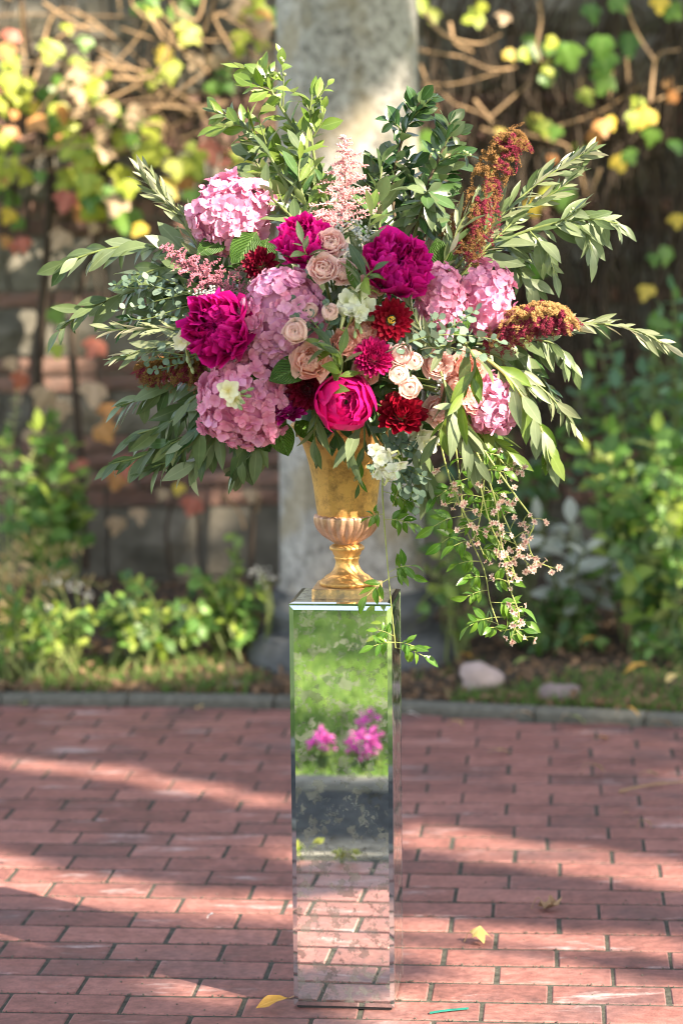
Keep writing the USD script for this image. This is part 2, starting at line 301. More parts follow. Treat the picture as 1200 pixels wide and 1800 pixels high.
v, f = grass(30000, -1.9, 1.0, -5.2, -1.90, .03, rng)
single('lawn_grass', v, f, M['grass'], 'short grass blades of the lawn in front of the terrace', 'grass', kind='stuff', smooth=False)
# ---- asphalt path and stone edgings in front of the terrace
def slab(a0, a1, b0, b1, z0, z1, ch=.006):
    v, f = box(a1 - a0, b1 - b0, z1 - z0, ch); v = v + [(a0 + a1) / 2, (b0 + b1) / 2, (z0 + z1) / 2]
    return PED + rotz(v, YAW), f
M['asphalt'] = plain('asphalt_look', (.07, .075, .08), .95, .1, 40, .6, .006, col2=(.018, .02, .022), spec=.1)
M['kerbstone'] = plain('kerb_stone_look', (.15, .145, .12), .85, .12, 45, .6, .006, col2=(.075, .075, .06))
M['pale_stone'] = plain('pale_stone_look', (.2, .19, .16), .85, .12, 30, .5, .006)
v, f = slab(-6, 6, -1.81, -1.174, -.2, -.012, .002)
single('asphalt_path', v, f, M['asphalt'], 'narrow dark asphalt path in front of the terrace, seen in the mirror', 'path', kind='structure', smooth=False)
t = Thing('path_edging', 'pale stone edging between asphalt path and lawn, seen in the mirror', 'edging', grid(0, -1.88))
for k in range(-4, 5):
    v, f = slab(k * .62, k * .62 + .61, -1.90 + rng.uniform(-.004, .004), -1.812, -.25, .006 + rng.uniform(-.004, .006)); t.part('edging_stone', v, f, M['pale_stone'], False)
t = Thing('terrace_edging', 'pale stone edging at the near end of the brick terrace, seen in the mirror', 'edging', grid(0, -1.15))
for k in range(-4, 5):
    v, f = slab(k * .55, k * .55 + .54, -1.172, -1.128, -.2, .004 + rng.uniform(-.003, .004)); t.part('edging_stone', v, f, M['pale_stone'], False)

# ---- back kerb line (front top edge), on the floor plane, from the photograph
KZ = .028
kerb_pts = [G(px, py, KZ) for px, py in ((-260, 1222), (0, 1224), (250, 1226), (505, 1230), (705, 1238.5), (1000, 1252), (1200, 1262), (1460, 1276))]
kerb = spline(kerb_pts, 64)
def kerb_y(x): return np.interp(x, kerb[:, 0], kerb[:, 1])

# ---- brick terrace
M['brick'] = usdkit.material(stage, '/World/Looks/paving_brick_look', {
    'g': ('geometry', {}), 'oi': ('object_info', {}), 'n1': ('noise_texture', {'scale': 14.0, 'detail': 5.0, 'roughness': .65}), 'n2': ('noise_texture', {'scale': 3.2, 'detail': 4.0, 'roughness': .6}), 'n3': ('noise_texture', {'scale': 160.0, 'detail': 3.0}), 'n4': ('noise_texture', {'scale': 55.0, 'detail': 6.0, 'roughness': .75}), 'g4': ('map_range', {'from_min': .3, 'from_max': .7, 'to_min': .62, 'to_max': 1.32}), 'h4': ('hsv', {'saturation': 1.0}),
    'c': ('rgb_ramp', {'ramp': [(0, (.13, .058, .052)), (.45, (.225, .095, .082)), (1, (.33, .15, .128))]}), 'a': ('math', {'math_type': 'multiply_add', 'value2': 1.25, 'value3': -.42, 'use_clamp': True}), 'ad': ('math', {'math_type': 'multiply_add', 'value2': .5}),
    'dk': ('map_range', {'from_min': .50, 'from_max': .70, 'to_min': 0, 'to_max': .6, 'clamp': True}), 'md': ('mix_color', {'b': (.085, .06, .065)}),
    'wm': ('mapping', {'scale': (.7, 2.6, 1)}), 'nw': ('noise_texture', {'scale': 4.5, 'detail': 6.0, 'roughness': .7}), 'wr': ('map_range', {'from_min': .58, 'from_max': .74, 'to_min': 0, 'to_max': .8, 'clamp': True}), 'mw': ('mix_color', {'b': (.55, .47, .47)}),
    'ht': ('math', {'math_type': 'multiply_add', 'value2': .3}), 'b': ('bump', {'strength': .45, 'distance': .004}), 'rr': ('map_range', {'to_min': .38, 'to_max': .75}), 'p': ('principled_bsdf', {'specular_ior_level': .45})},
    [('g.position', 'n1.vector'), ('g.position', 'n2.vector'), ('g.position', 'n3.vector'), ('g.position', 'wm.vector'), ('wm.vector', 'nw.vector'), ('oi.random', 'ad.value1'), ('n1.fac', 'ad.value3'), ('ad.value', 'a.value1'), ('a.value', 'c.fac'),
     ('n2.fac', 'dk.value'), ('c.color', 'md.a'), ('dk.result', 'md.fac'), ('md.result', 'mw.a'), ('nw.fac', 'wr.value'), ('wr.result', 'mw.fac'), ('g.position', 'n4.vector'), ('n4.fac', 'g4.value'), ('g4.result', 'h4.value'), ('mw.result', 'h4.color'), ('h4.color', 'p.base_color'),
     ('n3.fac', 'ht.value1'), ('n1.fac', 'ht.value3'), ('ht.value', 'b.height'), ('b.normal', 'p.normal'), ('n1.fac', 'rr.value'), ('rr.result', 'p.roughness')], surface='p.BSDF')
M['joint'] = plain('joint_sand_look', (.085, .08, .065), .95, .1, 60, .9, .006, col2=(.022, .026, .018))
v, f = slab(-3.2, 3.2, -1.127, 3.3, -.3, -.0024, .0005)
terr = Thing('brick_terrace', 'red brick paving in running bond with dark sandy joints', 'paving', grid(0, 0), kind='structure')
terr.part('bedding', v, f, M['joint'], False)
BL, BW, JB = .2055, .0962, .0110
J = .0080
anchor = to_grid(G(866, 1776)); rowc = to_grid(G(690, 1775.5))[1]
a_anchor = anchor[0]
bricks = []
for k in range(-12, 36):
    b = rowc + k * (BW + JB)
    if b < -1.07: continue
    jit = rng.uniform(-.02, .02)
    off = a_anchor + (k % 2) * (BL + J) / 2 + jit
    for i in range(-9, 10):
        a = off + (i + .5) * (BL + J)
        p = grid(a, b)
        if abs(a) > 1.75 or p[1] + .055 > kerb_y(p[0]) - .004: 
            if abs(a) > 1.75 or p[1] - .04 > kerb_y(p[0]): continue
            cut = (p[1] + .0486) - (kerb_y(p[0]) - .006)
            if BW - cut < .02: continue
            bricks.append((a, b - cut / 2, BL, BW - cut)); continue
        bricks.append((a, b, BL + rng.uniform(-.003, .003), BW + rng.uniform(-.002, .002)))
def proj(p):
    d = np.asarray(p) - EYE; return 600 + FPX * d.dot(RIGHT) / d.dot(_f), 900 - FPX * d.dot(UP) / d.dot(_f)
def seen(q):
    x, y = proj(grid(q[0], q[1])); return -90 < x < 1290 and y < 1850
vis = [q for q in bricks if seen(q)]; hid = [q for q in bricks if not seen(q)]
hid.sort(key=lambda q: abs(q[0]) + abs(q[1])); take = max(0, 298 - len(vis)); parts_b = vis[:298] + hid[:take]; rest = hid[take:] + vis[298:]
def brick_mesh(q):
    a, b, l, w = q; v, f = box(l, w, .05, .0022)
    tx, ty = rng.normal(0, .0035), rng.normal(0, .006)
    v[:, 2] += -.025 + v[:, 0] * tx + v[:, 1] * ty + rng.normal(0, .0004)
    v = rotz(v, rng.normal(0, .006)) + [a, b, 0]
    return PED + rotz(v, YAW), f
for q in parts_b: terr.part('brick', *brick_mesh(q), M['brick'], False)
if rest: terr.part('outer_bricks', *join([brick_mesh(q) for q in rest]), M['brick'], False, kind='stuff')
# ---- back kerb of stones
t = Thing('stone_kerb', 'low grey stone kerb between brick terrace and planting bed', 'kerb', kerb[32] * [1, 1, 0])
cuts = [0, 9, 17, 26, 34, 43, 51, 63]
for i0, i1 in zip(cuts[:-1], cuts[1:]):
    pts = kerb[i0:i1 + 1].copy(); d = unit(pts[-1] - pts[0]); pts[0] += d * .003; pts[-1] -= d * .003
    nrm = np.array([-d[1], d[0], 0]); prof = [(0, -.12), (0, KZ - .012), (.004, KZ - .004), (.012, KZ), (.055, KZ + .003), (.063, KZ - .006), (.063, -.12)]
    v = np.stack([pts * [1, 1, 0] + nrm * o + [0, 0, z] for o, z in prof], 1); nc = len(prof)
    ff = grid_faces(len(pts), nc, True); caps = [[0, i, i + 1] for i in range(1, nc - 1)]; n0 = (len(pts) - 1) * nc
    ff = np.vstack([ff[:, [0, 2, 1]], np.array(caps)[:, [0, 1, 2]], np.array(caps)[:, [0, 2, 1]] + n0])
    t.part('kerb_stone', v.reshape(-1, 3), ff, M['kerbstone'], False)

# ---- planting bed
def bed_z(x, y): 
    return .022 + np.clip((np.asarray(y) - kerb_y(x) - .06) / 1.5, 0, 1) * .09
M['soil'] = plain('soil_look', (.07, .05, .032), .95, .1, 25, .9, .03, col2=(.025, .018, .012))
xs = np.linspace(-2.6, 2.6, 60); rows = []
for tt in np.linspace(0, 1, 24):
    y = kerb_y(xs) + .05 + tt * (5.1 - kerb_y(xs) - .05); z = bed_z(xs, y) + .02 * (meshkit.fbm(np.stack([xs * 4, y * 4, xs * 0], -1), 3) - .5) - (tt == 0) * .03
    rows.append(np.stack([xs, y, z], -1))
single('planting_bed', np.array(rows).reshape(-1, 3), grid_faces(24, 60), M['soil'], kind='structure')
# ------------------------------------------------------------------ back wall of coursed stone and brick
M['stone'] = plain('wall_stone_look', (.20, .18, .145), .9, .25, 9, .7, .015, col2=(.085, .078, .06))
M['wbrick'] = plain('wall_brick_look', (.22, .12, .09), .9, .3, 14, .6, .008, col2=(.13, .085, .07))
M['mortar'] = plain('wall_mortar_look', (.20, .175, .145), .95, .1, 20, .8, .01, col2=(.10, .085, .07), per_object=False)
WY = 4.48
def wall_piece(x0, x1, z0, z1, bulge, rng, nx=4, nz=3, d=.16):
    u, w = np.meshgrid(np.linspace(0, 1, nx), np.linspace(0, 1, nz)); e = np.minimum(np.minimum(u, 1 - u) * (x1 - x0), np.minimum(w, 1 - w) * (z1 - z0))
    y = WY - bulge * (.55 + .9 * rng.random(u.shape)) * np.clip(e / .03, .12, 1)
    jx, jz = rng.normal(0, .004, u.shape), rng.normal(0, .003, u.shape)
    v = np.stack([x0 + u * (x1 - x0) + jx, y, z0 + w * (z1 - z0) + jz], -1).reshape(-1, 3); nf = nx * nz
    ring = [j for j in range(nx)] + [i * nx + nx - 1 for i in range(1, nz)] + [(nz - 1) * nx + j for j in range(nx - 2, -1, -1)] + [i * nx for i in range(nz - 2, 0, -1)]
    back = v[ring].copy(); back[:, 1] = WY + d; k = len(ring)
    f = grid_faces(nz, nx); s = [[ring[i], nf + i, nf + (i + 1) % k] for i in range(k)] + [[ring[i], nf + (i + 1) % k, ring[(i + 1) % k]] for i in range(k)]
    return np.vstack([v, back]), np.vstack([f, np.array(s)])
rng = np.random.default_rng(11)
wall = Thing('garden_wall', 'old garden wall of grey stone blocks with thin red brick courses between', 'wall', (0, WY, 0))
v, f = box(5.6, .4, 3.3, .01); wall.part('mortar_core', v + [0, WY + .215, 1.2], f, M['mortar'], False)
z = .02
for kind, h in [('s', .10), ('s', .26), ('b', .066), ('b', .066), ('b', .066), ('b', .066), ('s', .15), ('b', .068), ('b', .068), ('s', .17), ('b', .066), ('s', .19), ('b', .066), ('b', .066), ('s', .17), ('b', .066), ('b', .066), ('b', .066), ('s', .2), ('s', .16), ('b', .066), ('b', .066), ('s', .18), ('b', .066), ('s', .2), ('s', .17)]:
    x = -2.0 - rng.uniform(0, .2)
    while x < 2.0:
        l = rng.uniform(.26, .52) if kind == 's' else rng.uniform(.19, .225)
        if z < 2.75:
            v, f = wall_piece(x + .007, x + l - .007, z + .007, z + h - .006, rng.uniform(.012, .04) if kind == 's' else rng.uniform(-.004, .022), rng)
            wall.part('stone' if kind == 's' else 'brick', v, f, M['stone'] if kind == 's' else M['wbrick'], False)
        x += l
    z += h

# ------------------------------------------------------------------ granite column
M['granite'] = usdkit.material(stage, '/World/Looks/granite_look', {
    'g': ('geometry', {}), 'n1': ('noise_texture', {'scale': 34.0, 'detail': 7.0, 'roughness': .8}), 'n2': ('noise_texture', {'scale': 7.0, 'detail': 4.0}), 'r': ('rgb_ramp', {'ramp': [(.36, (.075, .068, .06)), (.47, (.24, .225, .205)), (.62, (.40, .38, .35))]}),
    'm': ('map_range', {'from_min': .48, 'from_max': .62, 'to_max': .65, 'clamp': True}), 'mc': ('mix_color', {'b': (.22, .175, .10)}), 'b': ('bump', {'strength': .5, 'distance': .006}), 'p': ('principled_bsdf', {'roughness': .75})},
    [('g.position', 'n1.vector'), ('g.position', 'n2.vector'), ('n1.fac', 'r.fac'), ('n2.fac', 'm.value'), ('r.color', 'mc.a'), ('m.result', 'mc.fac'), ('mc.result', 'p.base_color'), ('n1.fac', 'b.height'), ('b.normal', 'p.normal')], surface='p.BSDF')
M['base_stone'] = plain('column_base_stone_look', (.115, .12, .122), .8, 0, 18, .4, .008, col2=(.06, .064, .068), per_object=False)
CY = 3.22; cc = P(617, 900, CY); CS = 4250 / np.dot(cc - EYE, _f)
zc = lambda py: P(617, py, CY)[2]
col = Thing('stone_column', 'tall round granite column on a moulded grey base behind the flowers', 'column', (cc[0], CY, .04))
prof = [(r / CS, zc(py)) for py, r in ((1031, 131), (1026, 131), (1020, 127), (900, 125.5), (600, 124), (200, 122), (-120, 120), (-300, 119))]
v, f = lathe(prof, cc, 64); col.part('shaft', v, f, M['granite'])
v, f = lathe([(119 / CS, zc(-300)), (.001, zc(-300))], cc, 64)
def arc(py0, py1, r0, r1, bul, n=9):
    return [(r0 + (r1 - r0) * t + bul * math.sin(PI * t), py0 + (py1 - py0) * t) for t in np.linspace(0, 1, n)]
bp = [(120, 1031.5), (138, 1032), (139, 1042)] + arc(1044, 1085, 143, 143, 12) + [(141, 1088), (141, 1092)] + arc(1093, 1104, 139, 150, -6, 5) + [(166, 1106), (167, 1113)] + arc(1115, 1190, 170, 166, 20, 11) + [(166, 1230)]
v, f = lathe([(r / CS, zc(py)) for r, py in bp], cc, 64); col.part('moulded_base', v, f, M['base_stone'])

# ------------------------------------------------------------------ leaves and stems
def leaf_mesh(L, W, fold=.25, curl=.4, twist=0., n=6, peak=.45, sharp=1.0, petiole=.06, wave=0., rng=None):
    t = np.linspace(0, 1, n + 1); u = np.clip((t - petiole) / (1 - petiole), 0, 1)
    w = np.where(u > 0, (np.sin(PI * u ** (math.log(.5) / math.log(peak)))) ** sharp, 0) * W / 2 + W * .03 * (1 - t)
    ang = np.cumsum(np.r_[0, np.full(n, curl / n)]); dy = np.r_[0, np.cos(ang[1:])] * L / n; dz = np.r_[0, -np.sin(ang[1:])] * L / n
    y, z = np.cumsum(dy), np.cumsum(dz); tw = twist * t
    wv = wave * W * np.sin(t * 14 + (rng.uniform(0, 6) if rng is not None else 0))
    rows = []
    for s in (-1, 0, 1):
        x = s * w * np.cos(tw + s * fold); h = abs(s) * w * math.sin(fold) + s * w * np.sin(tw) + abs(s) * wv * s
        rows.append(np.stack([x, y, z + h], -1))
    v = np.stack(rows, 1).reshape(-1, 3); uv = np.stack([np.tile([0, .5, 1.], n + 1), np.repeat(t, 3)], 1)
    return v, grid_faces(n + 1, 3), uv

def ivy_mesh(L, rng):
    o = np.array([(0, .0), (.2, -.08), (.42, .06), (.58, .42), (.42, .50), (.30, .52), (.22, .78), (0, 1.0), (-.22, .78), (-.30, .52), (-.42, .50), (-.58, .42), (-.42, .06), (-.2, -.08)])
    o = o * (1 + rng.uniform(-.09, .09, o.shape)); z = -.22 * (o[:, 0] ** 2) - .25 * (o[:, 1] - .4) ** 2 + rng.uniform(-.05, .05, len(o))
    v = np.vstack([np.c_[o, z], [[0, .38, .03]]]) * L; k = len(o)
    f = np.array([[k, (i + 1) % k, i] for i in range(k)])[:, [0, 2, 1]]
    return v, f, np.c_[np.r_[o[:, 0], 0] * .5 + .5, np.r_[o[:, 1], .4]]

def ovate_mesh(L, W, rng):
    return leaf_mesh(L, W, rng.uniform(.05, .35), rng.uniform(.1, .8), rng.normal(0, .2), 5, .38, .8, .12)

def place(mesh, pos, d, up):
    v, f, uv = mesh; return v @ frame(d, up).T + pos, f, uv

TOCAM = np.array([0, -1.0, .15])
def branch(T, pts, r0, r1, n, L, W, mat, rng, t0=.15, t1=1.0, ang=.75, fold=.25, curl=(-.15, .85), droop=.15, pair=False, face=.6, peak=.45, sharp=1.0, part='leaf', stem_mat=None, side=None, tip=True, grow=.35, maker=None, stem=True, wave=0., parent=None):
    c = spline(pts, 24)
    if stem: 
        sp = T.part('stem', *tube(c, np.linspace(r0, r1, len(c)), 5), stem_mat or M['stem'], parent=parent)
    tg = np.gradient(c, axis=0); k = 0; ph = rng.uniform(0, 6.28)
    for i in range(n + (1 if tip else 0)):
        last = i == n; t = 1.0 if last else t0 + (t1 - t0) * (i // 2 * 2 + .8 if pair else i + rng.uniform(-.3, .3)) / max(n, 1); t = min(max(t, 0), 1)
        x = t * (len(c) - 1); j = min(int(x), len(c) - 2); pos = c[j] + (c[j + 1] - c[j]) * (x - j); tan = unit(tg[min(j + 1, len(c) - 1)])
        a = unit(np.cross(tan, TOCAM)); b = np.cross(a, tan)
        if side is None: az = ph + (PI * (i % 2) + (i // 2) * 1.9 if pair else i * 2.4) + rng.normal(0, .3); perp = a * math.cos(az) + b * math.sin(az) * .75
        else: perp = unit(a * (1 if i % 2 else -1) + b * rng.normal(side, .5))
        an = ang * rng.uniform(.6, 1.3) * (.0 if last else 1)
        d = unit(tan * math.cos(an) + unit(perp) * math.sin(an) + np.array([0, 0, -droop * rng.uniform(.3, 1.6)]) + rng.normal(0, .06, 3))
        up = unit(tan * .45 + np.array([0, 0, .45]) + TOCAM * face + rng.normal(0, .38, 3))
        s = rng.uniform(.55, 1.2) * (1 - grow * t)
        lm = maker(L * s, rng) if maker else leaf_mesh(L * s, W * s * rng.uniform(.85, 1.15), fold + rng.normal(0, .08), rng.uniform(*curl), rng.normal(0, .35), 6, peak, sharp, wave=wave, rng=rng)
        v, f, uv = place(lm, pos, d, up); m = mat if not isinstance(mat, (list, tuple)) else mat[rng.integers(len(mat))]
        T.part(part, v, f, m, True, uv, parent=parent)
    return c

# ------------------------------------------------------------------ climbing vines on the wall
M['iv_yg'] = leaf_mat('yellow_green_ivy_look', (.25, .34, .035), (.40, .42, .05), (.36, .38, .12), .5, .35)
M['iv_y'] = leaf_mat('yellow_ivy_look', (.55, .40, .03), (.60, .46, .08), (.5, .42, .15), .5, .35)
M['iv_o'] = leaf_mat('orange_ivy_look', (.42, .17, .05), (.52, .27, .09), (.5, .28, .14), .5, .35)
M['iv_r'] = leaf_mat('red_ivy_look', (.34, .085, .05), (.44, .15, .09), (.4, .2, .15), .5, .3)
M['iv_g'] = leaf_mat('green_ivy_look', (.06, .16, .02), (.13, .24, .03), (.2, .28, .08), .45, .3)
M['iv_t'] = leaf_mat('dry_tan_ivy_look', (.32, .23, .13), (.42, .30, .19), (.45, .35, .25), .6, .25)
M['vine'] = plain('vine_bark_look', (.075, .052, .034), .9, .25, 40, .7, .006, col2=(.035, .025, .018))
M['twig'] = plain('dry_twig_look', (.38, .25, .13), .8, .25, 40, .4, .003, col2=(.24, .15, .085))
rng = np.random.default_rng(21)
def vine(label, pxpts, r, leaves, twigs=(), y=4.36, name='climbing_vine', smat='vine', rt=.5):
    c = spline([P(a, b, y + rng.uniform(-.05, .03)) for a, b in pxpts], 30)
    T = Thing(name, label, 'climbing vine', c[0] * [1, 1, 0] + [0, 0, bed_z(c[0][0], 4.4)])
    T.part('stem', *tube(c, np.linspace(r, r * rt, len(c)), 7), M[smat])
    for tw in twigs:
        yy = y - rng.uniform(.05, .3); cc_ = spline([P(a, b, yy + rng.uniform(-.06, .06)) for a, b in tw], 14)
        T.part('twig', *tube(cc_, np.linspace(.0066, .003, 14) * rng.uniform(.6, 1.15), 5), M['twig'])
    for (a, b, colr, *s) in leaves:
        L = (s[0] * .8 if s else rng.uniform(20, 40)) / 488; pos = P(a, b, y - rng.uniform(.04, .26))
        d = unit([rng.normal(0, .5), rng.normal(-.25, .25), -1 + rng.normal(0, .35)]); up = unit(TOCAM + [rng.normal(0.15, .35), 0, rng.normal(.25, .3)])
        m, f, uv = place(ivy_mesh(L, rng), pos - d * L * .4, d, up); T.part('leaf', m, f, M['iv_' + colr], True, uv)
    return T
def rnd(n, x0, x1, y0, y1, cols):
    out = []
    while len(out) < n:
        cx, cy, k = rng.uniform(x0, x1), rng.uniform(y0, y1), rng.integers(3, 11); two = [cols[rng.integers(len(cols))] for _ in range(2)]
        out += [(cx + rng.normal(0, 26), cy + rng.normal(0, 22), two[rng.integers(2)]) for _ in range(k)]
    return out
def rnd_old(n, x0, x1, y0, y1, cols):
    return [(rng.uniform(x0, x1), rng.uniform(y0, y1), cols[rng.integers(len(cols))]) for _ in range(n)]
vine('thick dark vine trunk up the left edge of the wall with yellow and orange leaves', [(66, 1000), (62, 800), (66, 640), (72, 560), (84, 400), (88, 270), (64, 150), (40, 20), (20, -120)], .021,
     [(40, 180, 'yg', 58), (62, 188, 'y'), (20, 235, 'o'), (12, 90, 'o'), (22, 65, 'r'), (20, 350, 'g'), (15, 380, 'y'), (32, 392, 'g'), (40, 430, 'r'), (25, 436, 'r'), (20, 110, 'yg'), (8, 250, 'yg'), (15, 305, 'yg'), (45, 310, 'yg'), (30, 260, 'g'), (95, 255, 'yg'), (70, 310, 'g'), (35, 670, 'r'), (25, 200, 'o'), (5, 170, 'r'), (10, 425, 'o'), (100, 555, 'g'), (100, 615, 'yg'), (20, 640, 't')] + rnd(40, -60, 130, -40, 420, ['yg', 'yg', 'o', 'g', 'g', 'yg']),
     [[(37, 8), (40, 70), (46, 142)], [(75, 4), (142, 46), (180, 50)], [(60, 110), (110, 60), (160, 40)]])
vine('arching vine over the upper left wall with yellow green leaves', [(150, 1000), (138, 760), (128, 560), (170, 420), (208, 240), (283, 225), (358, 175), (367, 83), (340, -20), (300, -120)], .017,
     [(125, 260, 'yg', 60), (120, 315, 'yg', 60), (165, 282, 'y'), (160, 297, 'o'), (185, 190, 'yg', 58), (205, 200, 'g'), (90, 90, 'yg', 55), (120, 48, 'yg'), (150, 75, 'g'), (105, 195, 'yg'), (262, 270, 'yg', 60), (290, 268, 'yg'), (215, 312, 'yg', 56), (330, 322, 'o', 50), (295, 330, 'y', 50), (370, 268, 'r', 58), (402, 278, 'r', 52), (245, 402, 'y'), (215, 390, 'g', 50), (232, 380, 'g'), (115, 352, 'r', 52), (145, 372, 'o', 52), (165, 400, 't'), (205, 358, 't', 55), (105, 420, 't', 52), (270, 225, 'yg'), (240, 255, 'g'), (230, 205, 'g'), (165, 612, 'r'), (165, 690, 't', 62), (185, 762, 'o', 52), (190, 722, 'o', 46), (205, 842, 'o', 50), (220, 822, 'r', 50), (340, 345, 'g'), (350, 300, 'g'), (330, 60, 'yg', 60), (300, 130, 'yg'), (320, 20, 'g', 60), (285, 95, 'y'), (150, 160, 'yg'), (130, 130, 't')] + rnd(84, 90, 500, -30, 380, ['yg', 'g', 'yg', 'o', 'g', 'yg', 'yg', 't']),
     [[(250, 4), (292, 75), (325, 87), (360, 130)], [(375, 29), (442, 4)], [(375, 62), (442, 62), (483, 104)], [(417, 21), (479, 83)], [(208, -5), (212, 30)], [(258, 20), (250, 54), (200, 112), (146, 146)], [(300, 0), (330, 60), (400, 70), (470, 40)], [(380, 120), (430, 90), (490, 130)]])
vine('thin vine on the lower stones left of the column with one red leaf', [(300, 1010), (292, 930), (305, 860), (290, 780), (310, 700)], .008,
     [(337, 890, 'r', 50), (313, 860, 'y', 30), (285, 870, 't', 30), (245, 905, 't', 40), (205, 925, 't', 44), (95, 870, 't', 50), (400, 690, 't'), (440, 870, 't', 34), (75, 700, 't', 56), (105, 720, 't', 50), (60, 770, 't', 50), (140, 820, 'r', 40)],
     [[(392, 870), (420, 900), (430, 930)], [(450, 900), (458, 870), (456, 880)]])
TWL = [[(a, b), (a + rng.normal(0, 60), b + rng.normal(-30, 50)), (a + rng.normal(0, 130), b + rng.normal(-60, 90))] for a, b in [(rng.uniform(0, 490), rng.uniform(-20, 330)) for _ in range(32)]]
vine('tangle of bare tan shoots over the top left of the wall', [(440, 1010), (450, 700), (430, 420), (400, 200), (330, 60), (260, -60), (200, -140)], .010, rnd(20, 380, 490, 0, 260, ['yg', 'g', 't']), TWL)
TW = [[(742, 146), (804, 146), (908, 117)], [(820, 104), (862, 121), (905, 118)], [(737, 88), (817, 100)], [(946, 0), (950, 37), (942, 83), (950, 108)], [(800, 183), (854, 204), (867, 229)], [(858, 208), (933, 142)], [(766, 154), (804, 187)], [(917, 233), (992, 254), (1000, 270)], [(790, 40), (800, 75), (830, 90)], [(745, 20), (780, 60), (840, 76), (880, 60)], [(833, 175), (868, 215)], [(845, 225), (900, 245)], [(737, 110), (760, 170), (790, 260)], [(850, 40), (862, 58)]]
vine('twiggy vine with bare tan shoots on the wall right of the column', [(790, 1010), (800, 700), (790, 420), (830, 240), (935, 140), (950, 20), (960, -120)], .012,
     [(833, 30, 'yg', 46), (845, 12, 'yg'), (940, 215, 'yg', 40), (958, 225, 'yg', 40), (975, 232, 'g', 34), (922, 95, 'yg', 32), (895, 95, 'y', 28), (957, 110, 'yg', 28), (962, 128, 'yg', 28), (970, 280, 'o', 24), (990, 345, 'g', 52), (965, 345, 'yg', 48), (935, 365, 'y', 40), (970, 75, 'yg', 30), (945, 475, 'g', 60), (760, 25, 'yg', 40), (740, 5, 'yg', 40), (885, 30, 't', 34), (880, 235, 'y', 30), (790, 330, 'g', 40)] + rnd(8, 740, 980, 0, 420, ['g', 't', 'g']), TW)
TW2 = [[(1020, 137), (1023, 167)], [(1100, 100), (1104, 142)], [(1142, 179), (1154, 100), (1192, 87)], [(1075, 125), (1071, 175)], [(1154, 175), (1200, 154)], [(1054, 296), (1033, 354)], [(1017, 292), (1030, 346)], [(967, 225), (1054, 196), (1137, 146), (1210, 158)], [(1150, 105), (1120, 60), (1100, 10)]]
vine('sparse vine with orange and green autumn leaves on the far right wall', [(1080, 1010), (1090, 800), (1060, 500), (1080, 260), (1137, 146), (1180, 20), (1200, -120)], .012,
     [(1000, 100, 'g', 60), (1062, 112, 'g', 56), (1105, 75, 'g', 56), (1055, 80, 'g', 50), (1060, 145, 'g', 52), (1030, 168, 'yg', 42), (1135, 206, 'y', 46), (1115, 210, 'yg', 40), (1045, 245, 'o', 40), (1060, 222, 'o', 40), (1075, 215, 'y', 34), (1090, 285, 'y', 44), (1106, 275, 'g', 38), (1135, 512, 'y', 40), (1172, 448, 'g', 42), (1150, 455, 'g', 34), (1190, 388, 'y', 38), (1160, 6, 'y', 46), (1185, 20, 'g', 44), (1040, 20, 'g', 46), (1090, 5, 'g', 50), (1120, 178, 'yg', 30), (1178, 145, 'o', 36), (1190, 255, 'g', 40), (1145, 240, 'g', 40), (1020, 260, 'yg', 36), (1180, 170, 'o', 30)], TW2)
# dense mat of thin aerial stems on the shaded part of the wall
parts = []
for _ in range(620):
    a = rng.uniform(735, 1320) if rng.random() < .9 else rng.uniform(-60, 500); b0 = rng.uniform(-80, 700) if a > 600 else rng.uniform(-80, 260); ln = rng.uniform(80, 320); y = 4.42 - rng.uniform(0, .14); k = rng.normal(0, 26)
    parts.append(tube(spline([P(a, b0, y), P(a + k + rng.normal(0, 12), b0 + ln / 2, y + rng.uniform(-.03, .03)), P(a + k * 1.6 + rng.normal(0, 16), b0 + ln, y)], 7), rng.uniform(.0025, .007), 4))
v, f = join(parts); single('vine_stems', v, f, M['vine'], 'mat of thin dark aerial stems clinging to the shaded wall', 'vine stems', kind='stuff')

# ------------------------------------------------------------------ shrubs, ferns and ground cover in the bed
M['sh_bg'] = leaf_mat('blue_green_shrub_look', (.07, .16, .08), (.13, .23, .12), (.18, .26, .15), .5, .25)
M['sh_g'] = leaf_mat('green_shrub_look', (.06, .15, .025), (.13, .24, .045), (.2, .28, .1), .5, .3)
M['sh_yg'] = leaf_mat('yellow_green_shrub_look', (.16, .26, .03), (.28, .34, .06), (.3, .34, .12), .5, .35)
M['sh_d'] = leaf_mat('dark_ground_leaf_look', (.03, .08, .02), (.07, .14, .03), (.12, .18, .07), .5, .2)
M['sh_p'] = leaf_mat('grey_pale_leaf_look', (.26, .30, .26), (.36, .38, .32), (.34, .36, .3), .55, .2)
M['fern'] = leaf_mat('pale_fern_look', (.22, .28, .10), (.36, .38, .18), (.35, .38, .2), .6, .35)
M['straw'] = leaf_mat('straw_fern_look', (.40, .28, .12), (.52, .40, .20), (.45, .36, .2), .7, .3)
rng = np.random.default_rng(33)
